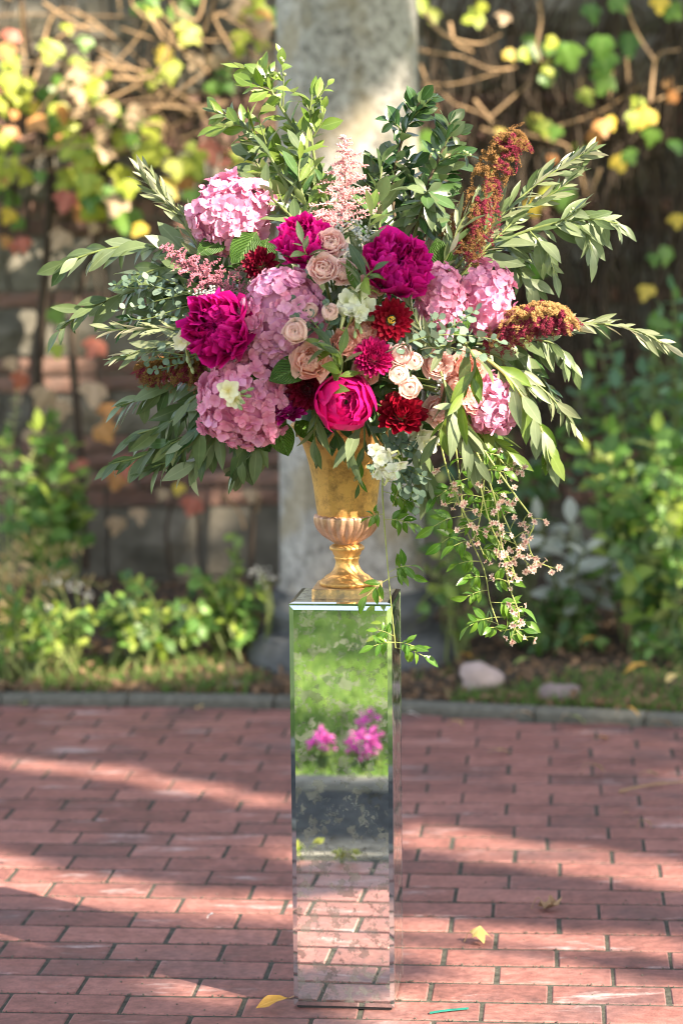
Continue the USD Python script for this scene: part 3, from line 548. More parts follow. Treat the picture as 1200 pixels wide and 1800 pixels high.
def shrub(label, bx, by_, region, nst, nlv, L, W, mats, y, name='leafy_shrub', spread=.12, cat='shrub', maker=None, pair=True):
    g = P(bx, by_, y); base = np.array([g[0], y, bed_z(g[0], y)])
    T = Thing(name, label, cat, base)
    for k in range(int(nst * 1.25)):
        a, b = region[k % len(region)]; tip = P(a + rng.normal(0, 16), b + rng.normal(0, 14), y + rng.normal(0, spread)); st = base + np.r_[rng.normal(0, .05, 2), -.02]
        mid = st * .5 + tip * .5 + np.array([rng.normal(0, .03), rng.normal(0, .03), .06])
        branch(T, [st, mid, tip], .005, .002, int(nlv * 1.3), L, W, [M[m] for m in mats], rng, t0=.3, ang=1.0, face=.45, pair=pair, peak=.4, sharp=.85, fold=.15, droop=.25, grow=.25, stem_mat=M['stem'], part='leaf', maker=maker)
    return T
shrub('tall blue green shrub with pointed leaves at the right edge of the bed', 1150, 1000, [(1060, 600), (1120, 580), (1180, 560), (1210, 620), (1030, 650), (1090, 660), (1160, 650), (1240, 560), (1190, 520), (1070, 690)], 16, 14, .095, .045, ['sh_bg', 'sh_bg', 'sh_g'], 3.55)
shrub('yellow green leafy shrub at the right below the blue green one', 1150, 1060, [(1090, 760), (1150, 760), (1200, 800), (1060, 820), (1120, 840), (1180, 870), (1100, 900), (1230, 760), (1040, 780)], 15, 12, .09, .055, ['sh_yg', 'sh_g', 'sh_g'], 3.35)
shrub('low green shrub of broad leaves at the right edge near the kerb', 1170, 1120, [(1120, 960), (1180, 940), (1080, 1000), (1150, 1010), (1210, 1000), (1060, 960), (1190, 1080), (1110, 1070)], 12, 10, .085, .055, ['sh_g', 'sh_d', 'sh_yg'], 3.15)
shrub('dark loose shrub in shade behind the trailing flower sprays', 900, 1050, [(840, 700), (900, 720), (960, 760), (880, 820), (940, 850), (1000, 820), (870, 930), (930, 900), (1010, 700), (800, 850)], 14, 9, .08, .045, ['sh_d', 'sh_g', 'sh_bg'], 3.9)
shrub('pale grey green plant with large hanging leaves behind the sprays', 1010, 1060, [(930, 930), (985, 950), (1030, 985), (1000, 930), (960, 905), (1050, 1010)], 7, 6, .12, .055, ['sh_p'], 3.3, 'pale_leaved_plant', cat='plant', pair=False)
shrub('round leaved bright plant right beside the column base', 790, 1130, [(770, 885), (765, 935), (805, 930), (820, 1000), (790, 980), (830, 1105), (850, 1060), (760, 1010)], 9, 4, .075, .06, ['sh_g', 'sh_yg'], 3.1, 'round_leaved_plant', cat='plant', pair=False)
shrub('green leafy shrub at the left edge against the stone wall', 90, 990, [(60, 760), (100, 740), (130, 800), (40, 830), (110, 850), (150, 880), (70, 900), (20, 880), (140, 930), (90, 800), (30, 780)], 15, 10, .095, .06, ['sh_g', 'sh_g', 'sh_yg'], 3.8)
shrub('low yellow green ground plant at the left end of the bed', 60, 1150, [(20, 1050), (70, 1060), (120, 1075), (50, 1100), (100, 1110), (150, 1100), (0, 1110), (170, 1060), (80, 1130), (140, 1130), (20, 1130)], 19, 9, .055, .03, ['sh_yg', 'sh_g'], 2.95, 'ground_plant', .08, 'plant')
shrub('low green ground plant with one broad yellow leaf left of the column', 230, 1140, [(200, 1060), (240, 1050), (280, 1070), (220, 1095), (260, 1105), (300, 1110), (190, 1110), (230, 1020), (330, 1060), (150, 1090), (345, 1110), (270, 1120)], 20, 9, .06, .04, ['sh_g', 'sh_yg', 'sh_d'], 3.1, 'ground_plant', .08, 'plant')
shrub('low fresh green ground plant beside the left of the column base', 400, 1130, [(370, 1030), (410, 1010), (440, 1040), (380, 1070), (420, 1080), (350, 1000), (450, 1075), (350, 1095), (400, 985), (330, 1080), (440, 1100), (390, 1110)], 19, 9, .06, .035, ['sh_g', 'sh_g', 'sh_yg'], 3.2, 'ground_plant', .08, 'plant')
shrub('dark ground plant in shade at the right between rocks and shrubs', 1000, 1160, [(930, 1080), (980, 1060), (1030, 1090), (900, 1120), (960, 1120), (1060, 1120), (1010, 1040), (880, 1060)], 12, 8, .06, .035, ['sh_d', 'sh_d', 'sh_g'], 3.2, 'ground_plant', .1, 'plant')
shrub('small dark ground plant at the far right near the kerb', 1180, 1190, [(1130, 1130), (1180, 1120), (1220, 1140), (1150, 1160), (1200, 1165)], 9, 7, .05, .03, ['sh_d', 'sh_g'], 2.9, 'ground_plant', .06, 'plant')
def fern(label, bx, by_, tips, mat, y, L):
    g = P(bx, by_, y); base = np.array([g[0], y, bed_z(g[0], y)]); T = Thing('fern', label, 'fern', base)
    for a, b in tips:
        tip = P(a, b, y + rng.normal(-.05, .1)); mid = base * .5 + tip * .5 + [0, 0, .12]
        branch(T, [base, mid, tip], .003, .001, 26, L, L * .22, M[mat], rng, t0=.2, ang=1.2, side=.1, face=.3, droop=.1, grow=.65, stem_mat=M['stem_y'], part='leaflet', pair=True)
fern('tall pale green fern standing at the left edge of the bed', 10, 1010, [(30, 690), (10, 760), (60, 790), (-30, 740)], 'fern', 3.7, .07)
fern('straw coloured fern arching over the ground plants at lower left', -20, 1080, [(150, 960), (90, 930), (190, 1030), (40, 960), (110, 1010), (20, 1000)], 'straw', 3.2, .08)
M['aster'] = plain('white_aster_look', (.48, .48, .45), .7, .1, 60)
for lab, spots in (('cluster of tiny white flowers over the lower left ground plants', [(130, 1030), (100, 1022), (150, 1048), (80, 1062)]), ('small white flower cluster beside the left of the column', [(462, 1008), (470, 1020), (455, 1000)])):
    g = P(spots[0][0], 1130, 3.1); T = Thing('white_aster', lab, 'flowers', (g[0], 3.1, bed_z(g[0], 3.1)))
    for a, b in spots:
        c = P(a, b, 3.08); T.part('stem', *tube(spline([T.base, T.base * .4 + c * .6 + [.02, 0, 0], c], 8), .003, 5), M['stem'])
        v, f = blobs(c + rng.normal(0, 1, (12, 3)) * [.016, .014, .010], .0045, rng); T.part('flower_head', v, f, M['aster'], False)
# leaf litter and tufts
M['litter'] = stuff_leaf_mat('leaf_litter_look', [(.20, .12, .065), (.13, .08, .045), (.28, .19, .10), (.22, .09, .045), (.33, .24, .14), (.08, .055, .035), (.24, .21, .09), (.11, .14, .05)], .8)
def litter(n, xr, yo, L, rng):
    x = rng.uniform(*xr, n); y = kerb_y(x) + .09 + yo[0] + (yo[1] - yo[0]) * rng.random(n) ** 1.6; z = bed_z(x, y) + rng.uniform(.002, .022, n); parts = []
    for i in range(n):
        l = L * rng.uniform(.5, 1.4); v, ff, _ = leaf_mesh(l, l * rng.uniform(.4, .75), rng.normal(0, .3), rng.normal(0, .9), rng.normal(0, .5), 3, .42)
        a = rng.uniform(0, 6.28); parts.append((v @ frame([math.cos(a), math.sin(a), rng.normal(0, .25)], [rng.normal(0, .45), rng.normal(-.2, .45), 1]).T + [x[i], y[i], z[i]], ff))
    return join(parts)
v, f = litter(6500, (-2.2, 2.2), (0, 1.6), .028, rng); single('leaf_litter', v, f, M['litter'], 'brown and tan fallen leaf litter covering the planting bed', 'leaf litter', kind='stuff')
n = 9000; x = rng.uniform(-2, 2, n); q = np.stack([x, kerb_y(x) + .09 + .45 * rng.random(n) ** 1.5, np.zeros(n)], 1); q[:, 2] = bed_z(q[:, 0], q[:, 1])
keep = (meshkit.noise(q * 5, 3) > .36) & (np.hypot(q[:, 0] - cc[0], q[:, 1] - CY) > .42); q = q[keep]; n = len(q); ang = rng.uniform(0, 6.28, n); s = np.stack([np.cos(ang), np.sin(ang), 0 * ang], 1); h = rng.uniform(.015, .05, n)[:, None]
v = np.stack([q - s * .003, q + s * .003, q + np.stack([-s[:, 1], s[:, 0], 0 * ang], 1) * h * .7 + [0, 0, 1] * h], 1).reshape(-1, 3)
single('bed_grass', v, np.arange(3 * n).reshape(-1, 3), M['grass'], 'thin grass blades along the front of the planting bed', 'grass', kind='stuff', smooth=False)
# rocks in the bed
M['rock'] = plain('pink_rock_look', (.46, .36, .33), .85, .12, 16, .6, .008, col2=(.32, .25, .23))
M['rock_d'] = plain('dull_rock_look', (.26, .20, .19), .85, .12, 16, .6, .008, col2=(.16, .12, .11))
for (a, b, sx, sz, lab, m) in ((842, 1178, .062, .05, 'rounded pale pink rock in the bed right of the column base', 0), (988, 1190, .07, .03, 'flatter dull pink rock in the bed, farther right', 1), (610 - 200, 1170, .03, .012, 'small flat grey stone in the bed left of the column base', 1)):
    g = G(a, b + 14, .07); ic = trimesh.creation.icosphere(2); v = np.array(ic.vertices); v = v * (1 + .8 * (meshkit.noise(v * 1.3 + a, 5) - .5)[:, None] + .3 * (meshkit.noise(v * 3.1 + a, 8) - .5)[:, None]) * [sx, sx * .8, sz] + [g[0], g[1], bed_z(g[0], g[1]) + sz * .55]
    single('rock', v, np.array(ic.faces), M['rock'] if m == 0 else M['rock_d'], lab, 'rock')
# ------------------------------------------------------------------ mirrored pedestal
def mirror_mat(name, spot, lo, hi, scale=46.0, f0=.04, f1=.7, tint=(.86, .9, .86)):
    return usdkit.material(stage, '/World/Looks/' + name, {
        'g': ('geometry', {}), 'n': ('noise_texture', {'scale': scale, 'detail': 6.0, 'roughness': .62}), 'mr': ('map_range', {'from_min': lo, 'from_max': hi, 'to_min': f0, 'to_max': f1, 'clamp': True}),
        'n2': ('noise_texture', {'scale': scale * 6, 'detail': 2.0}), 'sp': ('map_range', {'from_min': .70, 'from_max': .74, 'to_min': 0.0, 'to_max': .5, 'clamp': True}), 'mx2': ('math', {'math_type': 'maximum'}),
        'gl': ('glossy_bsdf', {'color': tint, 'roughness': 0.012}), 'n3': ('noise_texture', {'scale': 26.0, 'detail': 3.0}), 'cr': ('rgb_ramp', {'ramp': [(.38, tuple(x * .2 for x in spot)), (.5, spot), (.62, tuple(min(1, x * 1.7) for x in spot))]}), 'df': ('principled_bsdf', {'roughness': .25, 'metallic': .5}), 'mx': ('mix_closure', {})},
        [('g.position', 'n3.vector'), ('n3.fac', 'cr.fac'), ('cr.color', 'df.base_color'), ('g.position', 'n.vector'), ('g.position', 'n2.vector'), ('n.fac', 'mr.value'), ('n2.fac', 'sp.value'), ('mr.result', 'mx2.value1'), ('sp.result', 'mx2.value2'), ('mx2.value', 'mx.fac'), ('gl.BSDF', 'mx.closure1'), ('df.BSDF', 'mx.closure2')], surface='mx.closure')
M['mirror'] = mirror_mat('antique_mirror_look', (.16, .165, .14), .495, .575, scale=52.0, f1=.58, tint=(.97, .99, .96))
M['bevel'] = mirror_mat('mirror_bevel_look', (.3, .3, .3), .66, .8, tint=(.72, .76, .77))
M['pcore'] = plain('pedestal_core_look', (.03, .03, .03), .6, 0, 30, per_object=False)
T = Thing('mirrored_pedestal', 'tall antique mirror pedestal carrying the urn on the brick terrace', 'pedestal', PED)
def panel(w, h, t0=.0030, t1=.0050, bw=.0078):
    o = [(-w / 2, 0), (w / 2, 0), (w / 2, h), (-w / 2, h)]; i = [(-w / 2 + bw, bw), (w / 2 - bw, bw), (w / 2 - bw, h - bw), (-w / 2 + bw, h - bw)]
    v = [[x, 0, z] for x, z in o] + [[x, -t0, z] for x, z in o] + [[x, -t1, z] for x, z in i]; f = [[0, 2, 1], [0, 3, 2]]
    for k in range(4):
        k2 = (k + 1) % 4; f += [[k, k2, 4 + k2], [k, 4 + k2, 4 + k]]
    bev = []
    for k in range(4):
        k2 = (k + 1) % 4; bev += [[4 + k, 4 + k2, 8 + k2], [4 + k, 8 + k2, 8 + k]]
    return np.array(v, float), np.array(f), np.array(bev), np.array([[8, 9, 10], [8, 10, 11]])
def add_panel(name, w, h, tf):
    v, f, bev, c = panel(w, h)
    p = T.part(name, tf(v), c, M['mirror'], False); T.part('bevel', tf(v), np.vstack([f, bev]), M['bevel'], False, parent=p)
hw = PW / 2; e = .0052
Z0 = .006
turn = lambda a, off: (lambda v: PED + rotz(rotz(v + [0, -off, Z0], a), PED_YAW))
add_panel('front_mirror', PW, PH - Z0 - .0052, turn(0, hw - .005))
add_panel('side_mirror', PW - 2 * e, PH - Z0 - .0052, turn(PI / 2, hw - .005))
add_panel('side_mirror', PW - 2 * e, PH - Z0 - .0052, turn(-PI / 2, hw - .005))
add_panel('back_mirror', PW, PH - Z0 - .0052, turn(PI, hw - .005))
add_panel('top_mirror', PW, PW, lambda v: PED + rotz(np.stack([v[:, 0], v[:, 2] - hw, PH - .005 - v[:, 1]], -1), PED_YAW))
v, f = box(PW - .0104, PW - .0104, PH - .0055, .001); T.part('core', PED + rotz(v + [0, 0, (PH - .0055) / 2 + .0003], PED_YAW), f, M['pcore'], False)

# ------------------------------------------------------------------ gilded urn
def gilt(name, c1, c2, dark, rough=.44, metal=.6, scale=38.0, amt=(.47, .66)):
    return usdkit.material(stage, '/World/Looks/' + name, {
        'g': ('geometry', {}), 'n': ('noise_texture', {'scale': scale, 'detail': 7.0, 'roughness': .7}), 'n2': ('noise_texture', {'scale': 9.0, 'detail': 3.0}), 'n3': ('noise_texture', {'scale': 190.0, 'detail': 3.0}),
        'mc': ('mix_color', {'a': c1, 'b': c2}), 'mr': ('map_range', {'from_min': amt[0], 'from_max': amt[1], 'to_max': .8, 'clamp': True}), 'md': ('mix_color', {'b': dark}),
        'rr': ('map_range', {'to_min': rough - .1, 'to_max': rough + .22}), 'b': ('bump', {'strength': .35, 'distance': .0015}), 'p': ('principled_bsdf', {'metallic': metal})},
        [('g.position', 'n.vector'), ('g.position', 'n2.vector'), ('g.position', 'n3.vector'), ('n2.fac', 'mc.fac'), ('n.fac', 'mr.value'), ('mc.result', 'md.a'), ('mr.result', 'md.fac'), ('md.result', 'p.base_color'), ('n.fac', 'rr.value'), ('rr.result', 'p.roughness'), ('n3.fac', 'b.height'), ('b.normal', 'p.normal')], surface='p.BSDF')
M['gilt'] = gilt('gilded_urn_look', (.66, .38, .13), (.56, .29, .08), (.22, .125, .05))
M['gilt_rose'] = gilt('rose_gilt_look', (.56, .34, .23), (.50, .28, .18), (.30, .18, .11), .42, .6)
M['gilt_stone'] = gilt('gilt_plinth_look', (.62, .38, .14), (.52, .34, .17), (.20, .16, .11), .45, .4, 30, (.48, .62))
uc = P(609.5, 960, 0.0); US = 4250 / np.dot(uc - EYE, _f)
zu = lambda py: P(609.5, py, 0.0)[2]
U = Thing('urn', 'gilded trumpet urn with fluted bowl and square foot holding the flowers', 'urn', (uc[0], 0, PH))
prof = [(r / US, zu(py)) for r, py in ((84, 744), (95, 743), (97, 746), (92, 752), (84, 765), (77, 778), (71, 795), (66, 812), (62, 830), (58.5, 850), (55.5, 872), (53, 892), (51, 907), (46, 908), (48, 880), (52, 850), (60, 810), (76, 765), (84, 744))]
v, f = lathe(prof[::-1], uc, 72); U.part('cup', v, f, M['gilt'])
# fluted bowl, slanting gadroons
nl, seg = 20, 240; bowl = [(51, 904.5, 0), (57, 906, .2), (58.5, 910, .7), (58, 916, 1), (55.5, 924, 1), (51, 932, 1), (44, 940, 1), (34, 947, .9), (24, 953, .5), (20, 956, .1)]
ang = np.arange(seg) * 2 * PI / seg; rows = []
for i, (r, py, k) in enumerate(bowl):
    tw = ang * nl + i * .28; rr = (r - 4.2 * k * (1 - np.abs(np.sin(tw / 2))) * r / 55) / US
    rows.append(np.stack([uc[0] + rr * np.cos(ang), rr * np.sin(ang), np.full(seg, zu(py)) + (0.0018 * np.abs(np.sin(tw / 2)) if i < 3 else 0)], -1))
v = np.array(rows).reshape(-1, 3); U.part('fluted_bowl', v, grid_faces(len(bowl), seg, True)[:, [0, 2, 1]], M['gilt_rose'])
foot = [(19, 955), (26, 957), (30, 960), (31, 963), (29.5, 966), (26, 968), (24, 974), (21.5, 977), (22.5, 979), (22.5, 981), (20.5, 983), (20, 988), (21.5, 995), (25, 1002), (31, 1008), (38, 1012), (40, 1014), (41, 1016), (45, 1018), (48, 1021), (49, 1024), (47.5, 1027.5), (44, 1030), (10, 1030)]
v, f = lathe([(r / US, zu(py) if py < 1029 else .0185 + PH) for r, py in foot], uc, 64); U.part('foot', v, f, M['gilt'])
v, f = box(.1155, .1155, .0182, .0012); U.part('square_plinth', rotz(v, PED_YAW + .02) + [uc[0], 0, PH + .0092], f, M['gilt_stone'], False)
FOAM = np.array([uc[0], 0, zu(735)])
ic = trimesh.creation.icosphere(2); M['foam'] = plain('floral_foam_look', (.03, .06, .02), .95, .1, 60)
single('floral_foam', np.array(ic.vertices) * [.078, .078, .085] + FOAM, np.array(ic.faces), M['foam'], 'dark green foam in the urn mouth that holds every stem', 'floral foam')
# ------------------------------------------------------------------ flowers
FLOWERS = []
def yd(px, py): return -.25 * math.sqrt(max(0., 1 - ((px - 600) / 350) ** 2 - ((py - 590) / 300) ** 2)) - .01
CEN = np.array([uc[0], .10, P(605, 640, 0)[2]])
def facing(pos, px=None, k=.55):
    return unit(unit(pos - CEN) * k + np.array([0, -.62, .10]))
def flower_thing(name, label, cat, px, py, dy=0., axis=None, group=None, stem=True, k=.55):
    pos = P(px, py, yd(px, py) + dy); ax = facing(pos, k=k) if axis is None else unit(axis)
    T = Thing(name, label, cat, pos, group); T.pos, T.ax = pos, ax; FLOWERS.append((px, py, label))
    if stem:
        c = spline([pos - ax * .004, pos * .55 + (FOAM + [0, 0, .09]) * .45 - ax * .03, FOAM + [0, 0, .05] + unit(pos - FOAM) * .01], 10)
        T.part('stem', *tube(c, .0032, 5), M['stem'])
    return T
def basis(ax, spin=0.):
    z = unit(ax); x = unit(np.cross([0.05, 0, 1], z)) if abs(z[2]) < .95 else np.array([1., 0, 0]); y = np.cross(z, x)
    c, s = math.cos(spin), math.sin(spin); return np.stack([c * x + s * y, -s * x + c * y, z], 1)

def petal_grid(L, W, nu=5, nv=5, cup=.3, curl=.3, ruffle=0., notch=0., peak=.62, base=.25, rng=None):
    """x across, y along, z the inner side; returns v, f, uv"""
    t = np.linspace(0, 1, nv); s = np.linspace(-1, 1, nu)
    w = W / 2 * (base + (1 - base) * np.sin(np.clip(t / peak, 0, 1) * PI / 2) ** 1.1) * np.sqrt(np.clip(1 - (np.clip((t - peak) / (1 - peak), 0, 1)) ** 2.4 * .92, .03, 1))
    ang = curl * t; y = np.cumsum(np.r_[0, np.cos(ang[1:])]) * L / (nv - 1); z = np.cumsum(np.r_[0, np.sin(ang[1:])]) * L / (nv - 1)
    S, Tt = np.meshgrid(s, t); X = S * w[:, None]; Y = np.repeat(y[:, None], nu, 1) - notch * L * (1 - np.abs(S)) * Tt ** 6 * .5; Z = np.repeat(z[:, None], nu, 1) + cup * (S ** 2) * w[:, None]
    if ruffle and rng is not None: Z = Z + ruffle * W * Tt ** 2 * np.sin(S * rng.uniform(3, 6) + rng.uniform(0, 6)) ; Y = Y + ruffle * .5 * L * Tt ** 3 * rng.uniform(-1, 1, S.shape) * .35
    v = np.stack([X, Y, Z], -1).reshape(-1, 3); uv = np.stack([(S + 1) / 2, Tt], -1).reshape(-1, 2)
    return v, grid_faces(nv, nu), uv

def floret(R, rng):
    """four broad overlapping petals round a bead"""
    vs, fs, us, n = [], [], [], 0; a0 = rng.uniform(0, 1.5); tilt = rng.uniform(.05, .5)
    for k in range(4):
        v, f, uv = petal_grid(R * rng.uniform(.92, 1.12), R * rng.uniform(1.05, 1.25), 4, 4, rng.uniform(-.1, .45), rng.uniform(-.7, .5), .07, 0, .55, .3, rng)
        ti = tilt + rng.normal(0, .12); c, s = math.cos(ti), math.sin(ti); v = np.stack([v[:, 0], v[:, 1] * c - v[:, 2] * s, v[:, 1] * s + v[:, 2] * c + (k % 2) * R * .05], -1)
        v = rotz(v + [0, R * .04, 0], a0 + k * PI / 2 + rng.normal(0, .08)); vs.append(v); fs.append(f + n); us.append(uv); n += len(v)
    v = ICO_V * R * .11 + [0, 0, R * .06]; vs.append(v); fs.append(ICO_F + n); us.append(np.tile([.5, .3], (6, 1)))
    return np.vstack(vs), np.vstack(fs), np.vstack(us)

def hydrangea(label, px, py, rx, ry, mat, n, seed, dy=0., rot=0., R=.0165, rz=None, stem=True):
    R *= .84; n = int(n * 1.45); rng = np.random.default_rng(seed); T = flower_thing('hydrangea', label, 'hydrangea', px, py, dy, stem=stem)
    ax = unit(T.ax * .6 + [0, -.5, 0]); B = basis(ax, 0); cr, sr = math.cos(rot), math.sin(rot)
    rx, ry = rx / 1000, ry / 1000; rz = rz or .8 * (rx + ry) / 2
    v0 = np.array(_ico.vertices); core = np.stack([v0[:, 0] * rx * .72, v0[:, 1] * ry * .72, v0[:, 2] * rz * .72], -1)
    def w(q): q = np.stack([q[..., 0] * cr - q[..., 1] * sr, q[..., 0] * sr + q[..., 1] * cr, q[..., 2]], -1); return q @ B.T
    T.part('inner_petals', T.pos - ax * rz * .35 + w(core * 1.08), np.array(_ico.faces), mat)
    for i in range(n):
        z = 1 - 1.75 * (i + .5) / n; ph = i * 2.39996 + rng.normal(0, .12); q = math.sqrt(max(0, 1 - z * z)); d = np.array([q * math.cos(ph), q * math.sin(ph), z]) + rng.normal(0, .05, 3)
        d = unit(d); lump = 1 + .13 * math.sin(d[0] * 4.1 + seed) * math.cos(d[1] * 4.7 + seed * 2) + rng.normal(0, .055)
        loc = d * [rx, ry, rz] * .88 * lump; nrm = unit(unit(d / [rx, ry, rz]) + rng.normal(0, .33, 3))
        v, f, uv = floret(R * rng.uniform(.8, 1.12), rng); F = basis(nrm, rng.uniform(0, 6))
        T.part('floret', T.pos - ax * rz * .35 + w(v @ F.T + loc), f, mat if rng.random() < .8 else [M['hyd_pink'], M['hyd_light'], M['hyd_lilac']][rng.integers(3)], True, uv)

def shell(phi, dphi, R, th_end, flare, ruffle, rng, nu=7, nv=6, th0=2.7, edge=.12):
    """a petal hugging a ball of radius R, from its base to polar angle th_end off the axis; the rim may flare outward"""
    t = np.linspace(0, 1, nv); s = np.linspace(-1, 1, nu); S, Tt = np.meshgrid(s, t)
    wd = dphi * (.35 + .65 * np.sin(np.clip(Tt / .6, 0, 1) * PI / 2)); th = th0 + (th_end - th0) * Tt + edge * (S ** 2) * Tt ** 3 * 1.6
    th = th + rng.uniform(-1, 1, S.shape) * ruffle * .35 * Tt ** 3
    rr = R * (1 + flare * np.clip(Tt - .55, 0, 1) ** 1.5 * 3.3 + ruffle * Tt ** 2 * np.sin(S * rng.uniform(2.5, 5.5) + rng.uniform(0, 6))) * (1 + .05 * S * S)
    # keep petals from pinching at the pole: widen in azimuth as the circle of latitude narrows
    az = phi + S * wd / np.maximum(np.sin(np.clip(th, .3, 2.6)), .45)
    v = np.stack([rr * np.sin(th) * np.cos(az), rr * np.sin(th) * np.sin(az), rr * np.cos(th)], -1).reshape(-1, 3)
    return v, grid_faces(nv, nu), np.stack([(S + 1) / 2, Tt], -1).reshape(-1, 2)

def cup_flower(T, R, layers, mat, rng, squash=1.0, part='petal', axis=None):
    """layers: (count, radius fraction, polar angle of the rim, half width, flare, ruffle)"""
    B = basis(axis if axis is not None else T.ax, rng.uniform(0, 6))
    for (n, fr, th, w, fl, ru) in layers:
        p0 = rng.uniform(0, 6.28)
        for k in range(n):
            v, f, uv = shell(p0 + k * 2 * PI / n + rng.normal(0, .12), w * rng.uniform(.85, 1.15), R * fr * rng.uniform(.94, 1.06), th * rng.uniform(.8, 1.2) + rng.normal(0, .05), fl + rng.normal(0, .05), ru * rng.uniform(.5, 1.4), rng)
            v = v * [1, 1, squash]; T.part(part, T.pos + v @ B.T, f, mat, True, uv)

def peony(label, px, py, R, seed, style='open', dy=0., axis=None):
    rng = np.random.default_rng(seed); T = flower_thing('peony', label, 'peony', px, py, dy, axis)
    R /= 1000.
    if style == 'bowl': L = [(4, .3, .25, .7, 0, .12), (5, .42, .3, .65, .0, .14), (6, .55, .42, .62, .02, .14), (7, .68, .55, .6, .03, .12), (7, .82, .62, .6, .03, .09), (6, .93, .7, .62, .04, .07), (6, 1.0, 1.0, .62, .06, .06)]
    else: L = [(6, .28, .2, .42, .1, .3), (9, .42, .32, .36, .12, .34), (12, .55, .45, .34, .14, .36), (14, .67, .6, .33, .15, .34), (14, .78, .8, .34, .16, .32), (12, .88, 1.0, .38, .18, .26), (10, .96, 1.25, .44, .2, .18), (7, 1.0, 1.5, .55, .2, .12)]
    cup_flower(T, R, L, M['peony_deep' if style == 'bowl' else 'peony'], rng, .85)

def rose(label, px, py, R, mat, seed, dy=0., group=None, style='open', axis=None, k=.45):
    rng = np.random.default_rng(seed); T = flower_thing('spray_rose', label, 'rose', px, py, dy, axis, group, k=k)
    R /= 1000.; m = M[mat]
    if style == 'bud': L = [(2, .35, .12, 1.4, 0, .03), (3, .55, .2, 1.1, .02, .04), (3, .75, .3, 1.0, .04, .05), (4, .9, .6, .8, .12, .05)]
    elif style == 'tight': L = [(2, .2, .15, 1.5, 0, .03), (3, .32, .22, 1.0, .03, .05), (3, .45, .32, 1.0, .05, .05), (4, .6, .45, .9, .06, .05), (4, .75, .62, .85, .12, .06), (5, .9, .95, .75, .2, .06)]
    else: L = [(4, .22, .2, .8, .05, .2), (5, .34, .35, .62, .08, .22), (6, .47, .5, .55, .1, .22), (7, .6, .68, .52, .14, .2), (7, .74, .9, .55, .2, .16), (6, .86, 1.15, .6, .26, .12), (5, .96, 1.4, .7, .3, .08)]
    cup_flower(T, R, L, m, rng, .8)
    B = basis(T.ax, 1.)
    for k in range(4):
        v, f, uv = leaf_mesh(R * 1.1, R * .35, .3, -.5, 0, 4, .3); a = k * PI / 2 + rng.normal(0, .2); d = B @ [math.cos(a), math.sin(a), .1]
        T.part('sepal', v @ frame(d, T.ax).T + T.pos - T.ax * R * .72, f, M['bright'], True, uv)

def dahlia(label, px, py, R, mat, seed, n=80, dy=0., axis=None, centre=False, L=.62, W=.34, amax=1.75, amin=.12, ball_=.3, squash=1.0, cup=.75, curl=.5):
    rng = np.random.default_rng(seed); T = flower_thing('dahlia', label, 'dahlia', px, py, dy, axis); R /= 1000.; m = M[mat]
    B = basis(T.ax, rng.uniform(0, 6)); start = 0 if not centre else int(n * .16)
    for i in range(start, n):
        u = (i + .5) / n; al = amin + (amax - amin) * u ** .72; ph = i * 2.39996 + rng.normal(0, .08); s = (.42 + .58 * min(1, u * 1.6)) * rng.uniform(.92, 1.08)
        d = np.array([math.sin(al) * math.cos(ph), math.sin(al) * math.sin(ph), math.cos(al)]); inner = np.array([-math.cos(al) * math.cos(ph), -math.cos(al) * math.sin(ph), math.sin(al)])
        v, f, uv = petal_grid(R * L * s * 1.25, R * W * (.6 + .4 * s), 5, 4, cup, curl, .03, 0, .55, .35, rng)
        pos = d * R * ball_ * [1, 1, .7]; q = (v @ frame(d, inner + rng.normal(0, .12, 3)).T + pos) * [1, 1, squash]
        T.part('petal', T.pos + q @ B.T, f, m, True, uv)
    if centre:
        c = rng.normal(0, 1, (46, 3)); c = c / np.linalg.norm(c, axis=1, keepdims=True) * [1, 1, .5]; c[:, 2] = np.abs(c[:, 2])
        v, f = blobs(c * R * .15 + [0, 0, R * .34], R * .035, rng); T.part('disc', T.pos + v @ B.T, f, M['yellow'], False)

# hydrangeas
hydrangea('large pink hydrangea head at the upper left, its right side in sun', 402, 371, 74, 66, M['hyd_light'], 118, 1, rot=.45)
hydrangea('lilac pink hydrangea in the middle, between two magenta peonies', 497, 540, 72, 70, M['hyd_lilac'], 116, 2, dy=-.015)
hydrangea('small lilac hydrangea cluster below the middle hydrangea', 482, 602, 46, 40, M['hyd_lilac'], 48, 22, dy=.01, R=.015)
hydrangea('deep pink hydrangea at lower left under the big peony', 422, 704, 80, 84, M['hyd_pink'], 140, 3, dy=-.035, rot=.2)
hydrangea('pale pink hydrangea half on the right beside the large peony', 775, 520, 42, 62, M['hyd_light'], 62, 4, rot=.15, R=.014)
hydrangea('pale pink hydrangea half on the right next to the amaranth', 862, 526, 45, 68, M['hyd_light'], 66, 5, rot=.1, R=.014)
hydrangea('sunlit pink hydrangea at lower right behind peach roses', 868, 712, 47, 52, M['hyd_light'], 64, 6, R=.015, dy=-.06)
# peonies
peony('large ruffled magenta peony at the left', 383, 577, 51, 11, dy=-.05, axis=[-.35, -.9, .15])
peony('small magenta peony at the upper middle', 533, 424, 39, 12, dy=-.01, axis=[-.1, -.75, .65])
peony('large magenta peony at the upper right of centre', 698, 467, 49, 13, dy=-.02, axis=[.2, -.8, .5])
peony('round bowl shaped magenta peony low in the centre above the urn', 606, 706, 47, 14, 'bowl', dy=-.03, axis=[.12, -.95, -.05])
